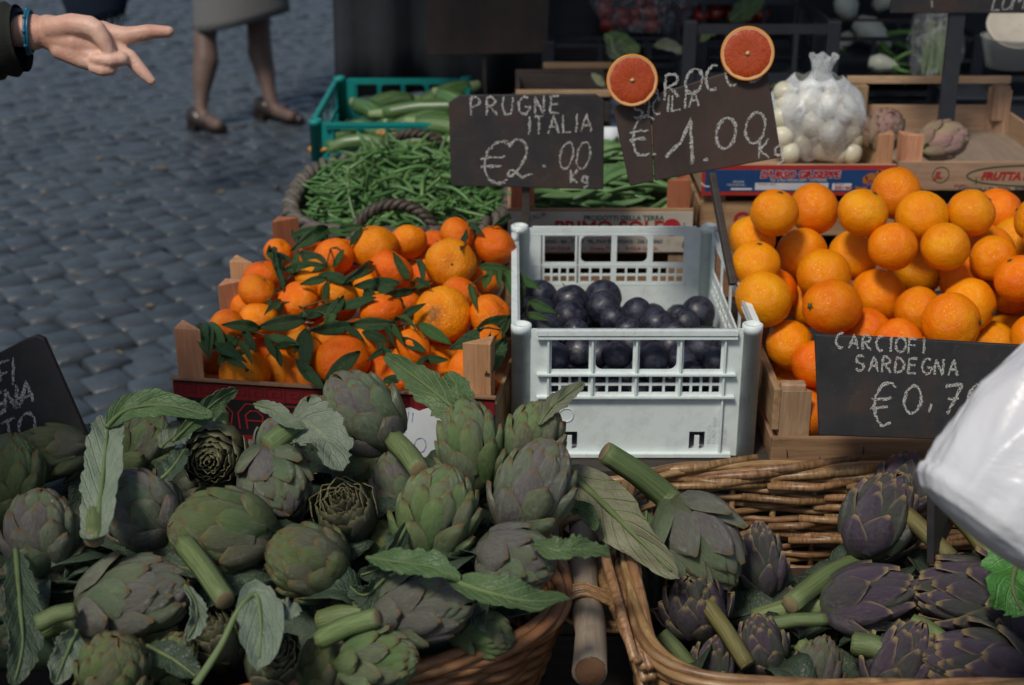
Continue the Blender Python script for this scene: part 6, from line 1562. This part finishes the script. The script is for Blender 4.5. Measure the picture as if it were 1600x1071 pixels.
def fennel(label, u, v, t, wpx, dx, dy):
    c = at(u, v, t); r = wpx * t / FPX / 2; th = thing('fennel', label, 'fennel', c, group='fennel bulbs at the back'); d = (AX_R * dx - AX_U * dy + AX_B * .2).normalized(); q = d.to_track_quat('Z', 'Y').to_matrix().to_4x4()
    b = MB()
    for k__ in range(4): b.lathe([(.001, -r * .9), (r * .5, -r * .85), (r * (.98 - .08 * k__), -r * .2), (r * (.92 - .08 * k__), r * .3), (r * .5, r * (.95 + .1 * k__)), (r * .2, r * (1.2 + .1 * k__))], 16, q @ Matrix.Translation((r * .08 * math.cos(k__ * 1.57), r * .08 * math.sin(k__ * 1.57), 0)), (1, .75))
    obj('bulb', b, M['fennel'], th)
    for k__ in range(4):
        a = k__ * 1.6; e = V((math.cos(a) * .6, math.sin(a) * .6, 1.0)).normalized(); obj('stalk', MB().tube([q @ V((r * .2 * math.cos(a), r * .2 * math.sin(a), r * .8)), q @ (e * r * 1.9), q @ (e * r * 2.7 + V((r * .3, 0, 0)))], [r * .22, r * .17, r * .13], 8), M['fst'], th)
for a in (('large white fennel bulb at the top edge behind the black crate', 1322, 8, 4.2, 50, -.3, -.9), ('white fennel bulb lying under a thin rail', 1358, 48, 4.15, 56, .6, .5), ('fennel bulb at the top with green stalks reaching left', 1380, 2, 4.25, 40, .6, -.6), ('half hidden fennel bulb lower in front of the dark tray', 1375, 100, 3.9, 40, .9, .2), ('small fennel bulb with cut green stalks to the left', 1322, 62, 4.2, 30, -.6, .7)): fennel(*a)
obj_ = tag(obj('crate_rail', MB().tube([aty(1290, 31, 4.0), aty(1450, 33, 4.0)], .004, 8), M['rust']), 'thin brown rail in front of the fennel', 'rail')
def leafy(label, pts, wpx, mat, seed): big_leaf(label, pts, wpx, mat, .2, .2, .1, seed, group='green leaves at the back of the stall')
leafy('dark green leaf above the left orange half', [(945, 55, 3.9), (970, 68, 3.88), (1000, 82, 3.86)], 16, 'leaf_green', 40)
leafy('bluish green leaf lying by the black crate post', [(1022, 72, 3.9), (1045, 70, 3.88), (1068, 84, 3.86)], 9, 'leaf_pale', 41)
leafy('dark leaf hanging behind the left orange half', [(955, 60, 3.85), (960, 80, 3.83), (975, 100, 3.82)], 12, 'leaf_dark', 42)
leafy('green leaf in the black crate beside the right orange half', [(1095, 66, 3.85), (1110, 50, 3.85), (1135, 42, 3.86)], 9, 'leaf_green', 43)
leafy('broad dark green leaf beside the loose tomatoes', [(1140, 34, 4.05), (1165, 15, 4.05), (1195, -6, 4.06)], 16, 'leaf_green', 44)
leafy('green leaf in the black crate at right', [(1200, 140, 3.8), (1235, 120, 3.82), (1262, 128, 3.84)], 12, 'leaf_dark', 45)
leafy('bright green leaf tip by the fennel', [(1420, 62, 4.0), (1435, 66, 3.98), (1448, 60, 3.97)], 8, 'leaf_citrus2', 46)
leafy('white leek leaf leaning behind the brown board crate', [(925, 115, 3.7), (935, 125, 3.68), (945, 136, 3.66)], 6, 'leaf_grey', 47)
lf = citrus_leaf(99); lf.materials.append(M['cut'])
for i, (u, v) in enumerate(((178, 548), (70, 300), (262, 262), (120, 430), (235, 480), (30, 210), (350, 300), (205, 120), (150, 250))):
    o = link('leaf_scrap', lf, None); o.location = atz(u, v, .004); s_ = rnd(.03, .055); o.scale = (s_ * 1.6, s_, s_); o.rotation_euler = (rnd(-.2, .2), rnd(-.2, .2), rnd(0, 6))
    tag(o, 'small dry leaf scrap lying on the cobblestones', 'leaf scrap', 'dry scraps on the cobbles')
wc_ = tag(obj('white_card', MB().box(aty(955, 218, 3.33), (.04, .004, .06)), M['paper']), 'small white card between the two chalkboards', 'card')
# clear bag of greens and the plastic tub at the far right
gb = thing('greens_bag', 'clear plastic bag of greens leaning behind the empty crate', 'bag', aty(1468, 110, 3.62)); k_ = 3.62 / FPX
obj('film', MB().sheet(26, 12, lambda a, b: V(((32 + 12 * math.sin(math.pi * b)) * math.cos(math.pi * a) * k_ * (1 + .1 * math.sin(5 * a + 8 * b)), .05 + .05 * math.sin(math.pi * a), (110 * b) * k_ - .02)), .0005), M['thin_film'], gb)
for i in range(8): big_leaf(f'green stalk {["leftmost in","next in","third in","in the middle of","tall in","short in","right of centre in","rightmost in"][i]} the clear bag of greens', [(1442 + 7 * i, 118, 3.70), (1444 + 7 * i + rr.uniform(-6, 6), 75, 3.70), (1446 + 7 * i + rr.uniform(-9, 9), 30, 3.71)], 6, 'leaf_green', .2, .3, .1, 60 + i, group='greens in the clear bag')
n = NT('clear_tub', .15, .5, (.55, .58, .56)); n.set('Alpha', .5); M['tub'] = n.m
tu = thing('plastic_tub', 'clear plastic tub with a cream lid at the right edge', 'tub', aty(1575, 105, 3.6))
k_ = 3.6 / FPX
obj('body', MB().lathe([(.001, 0), (34 * k_, 0), (46 * k_, 46 * k_), (48 * k_, 48 * k_), (44 * k_, 46 * k_), (32 * k_, .003), (.001, .003)], 28), M['tub'], tu)
li = obj('lid', MB().lathe([(.001, 0), (38 * k_, 0), (44 * k_, .003), (44 * k_, .009), (40 * k_, .009), (36 * k_, .005), (.001, .005)], 28), M['cream'], tu); li.location = (0, -.01, 60 * k_); li.rotation_euler = (R(38), 0, 0)
bx = thing('display_box', 'dark box under the plastic tub at the far right', 'box', (1.38, 3.62, TZ)); obj('body', MB().box((0, .1, .14), (.50, .26, .27)), M['black_pl'], bx, False, .004); obj('lid', MB().box((0, .1, .281), (.52, .28, .008)), M['black_pl'], bx, False, .002)
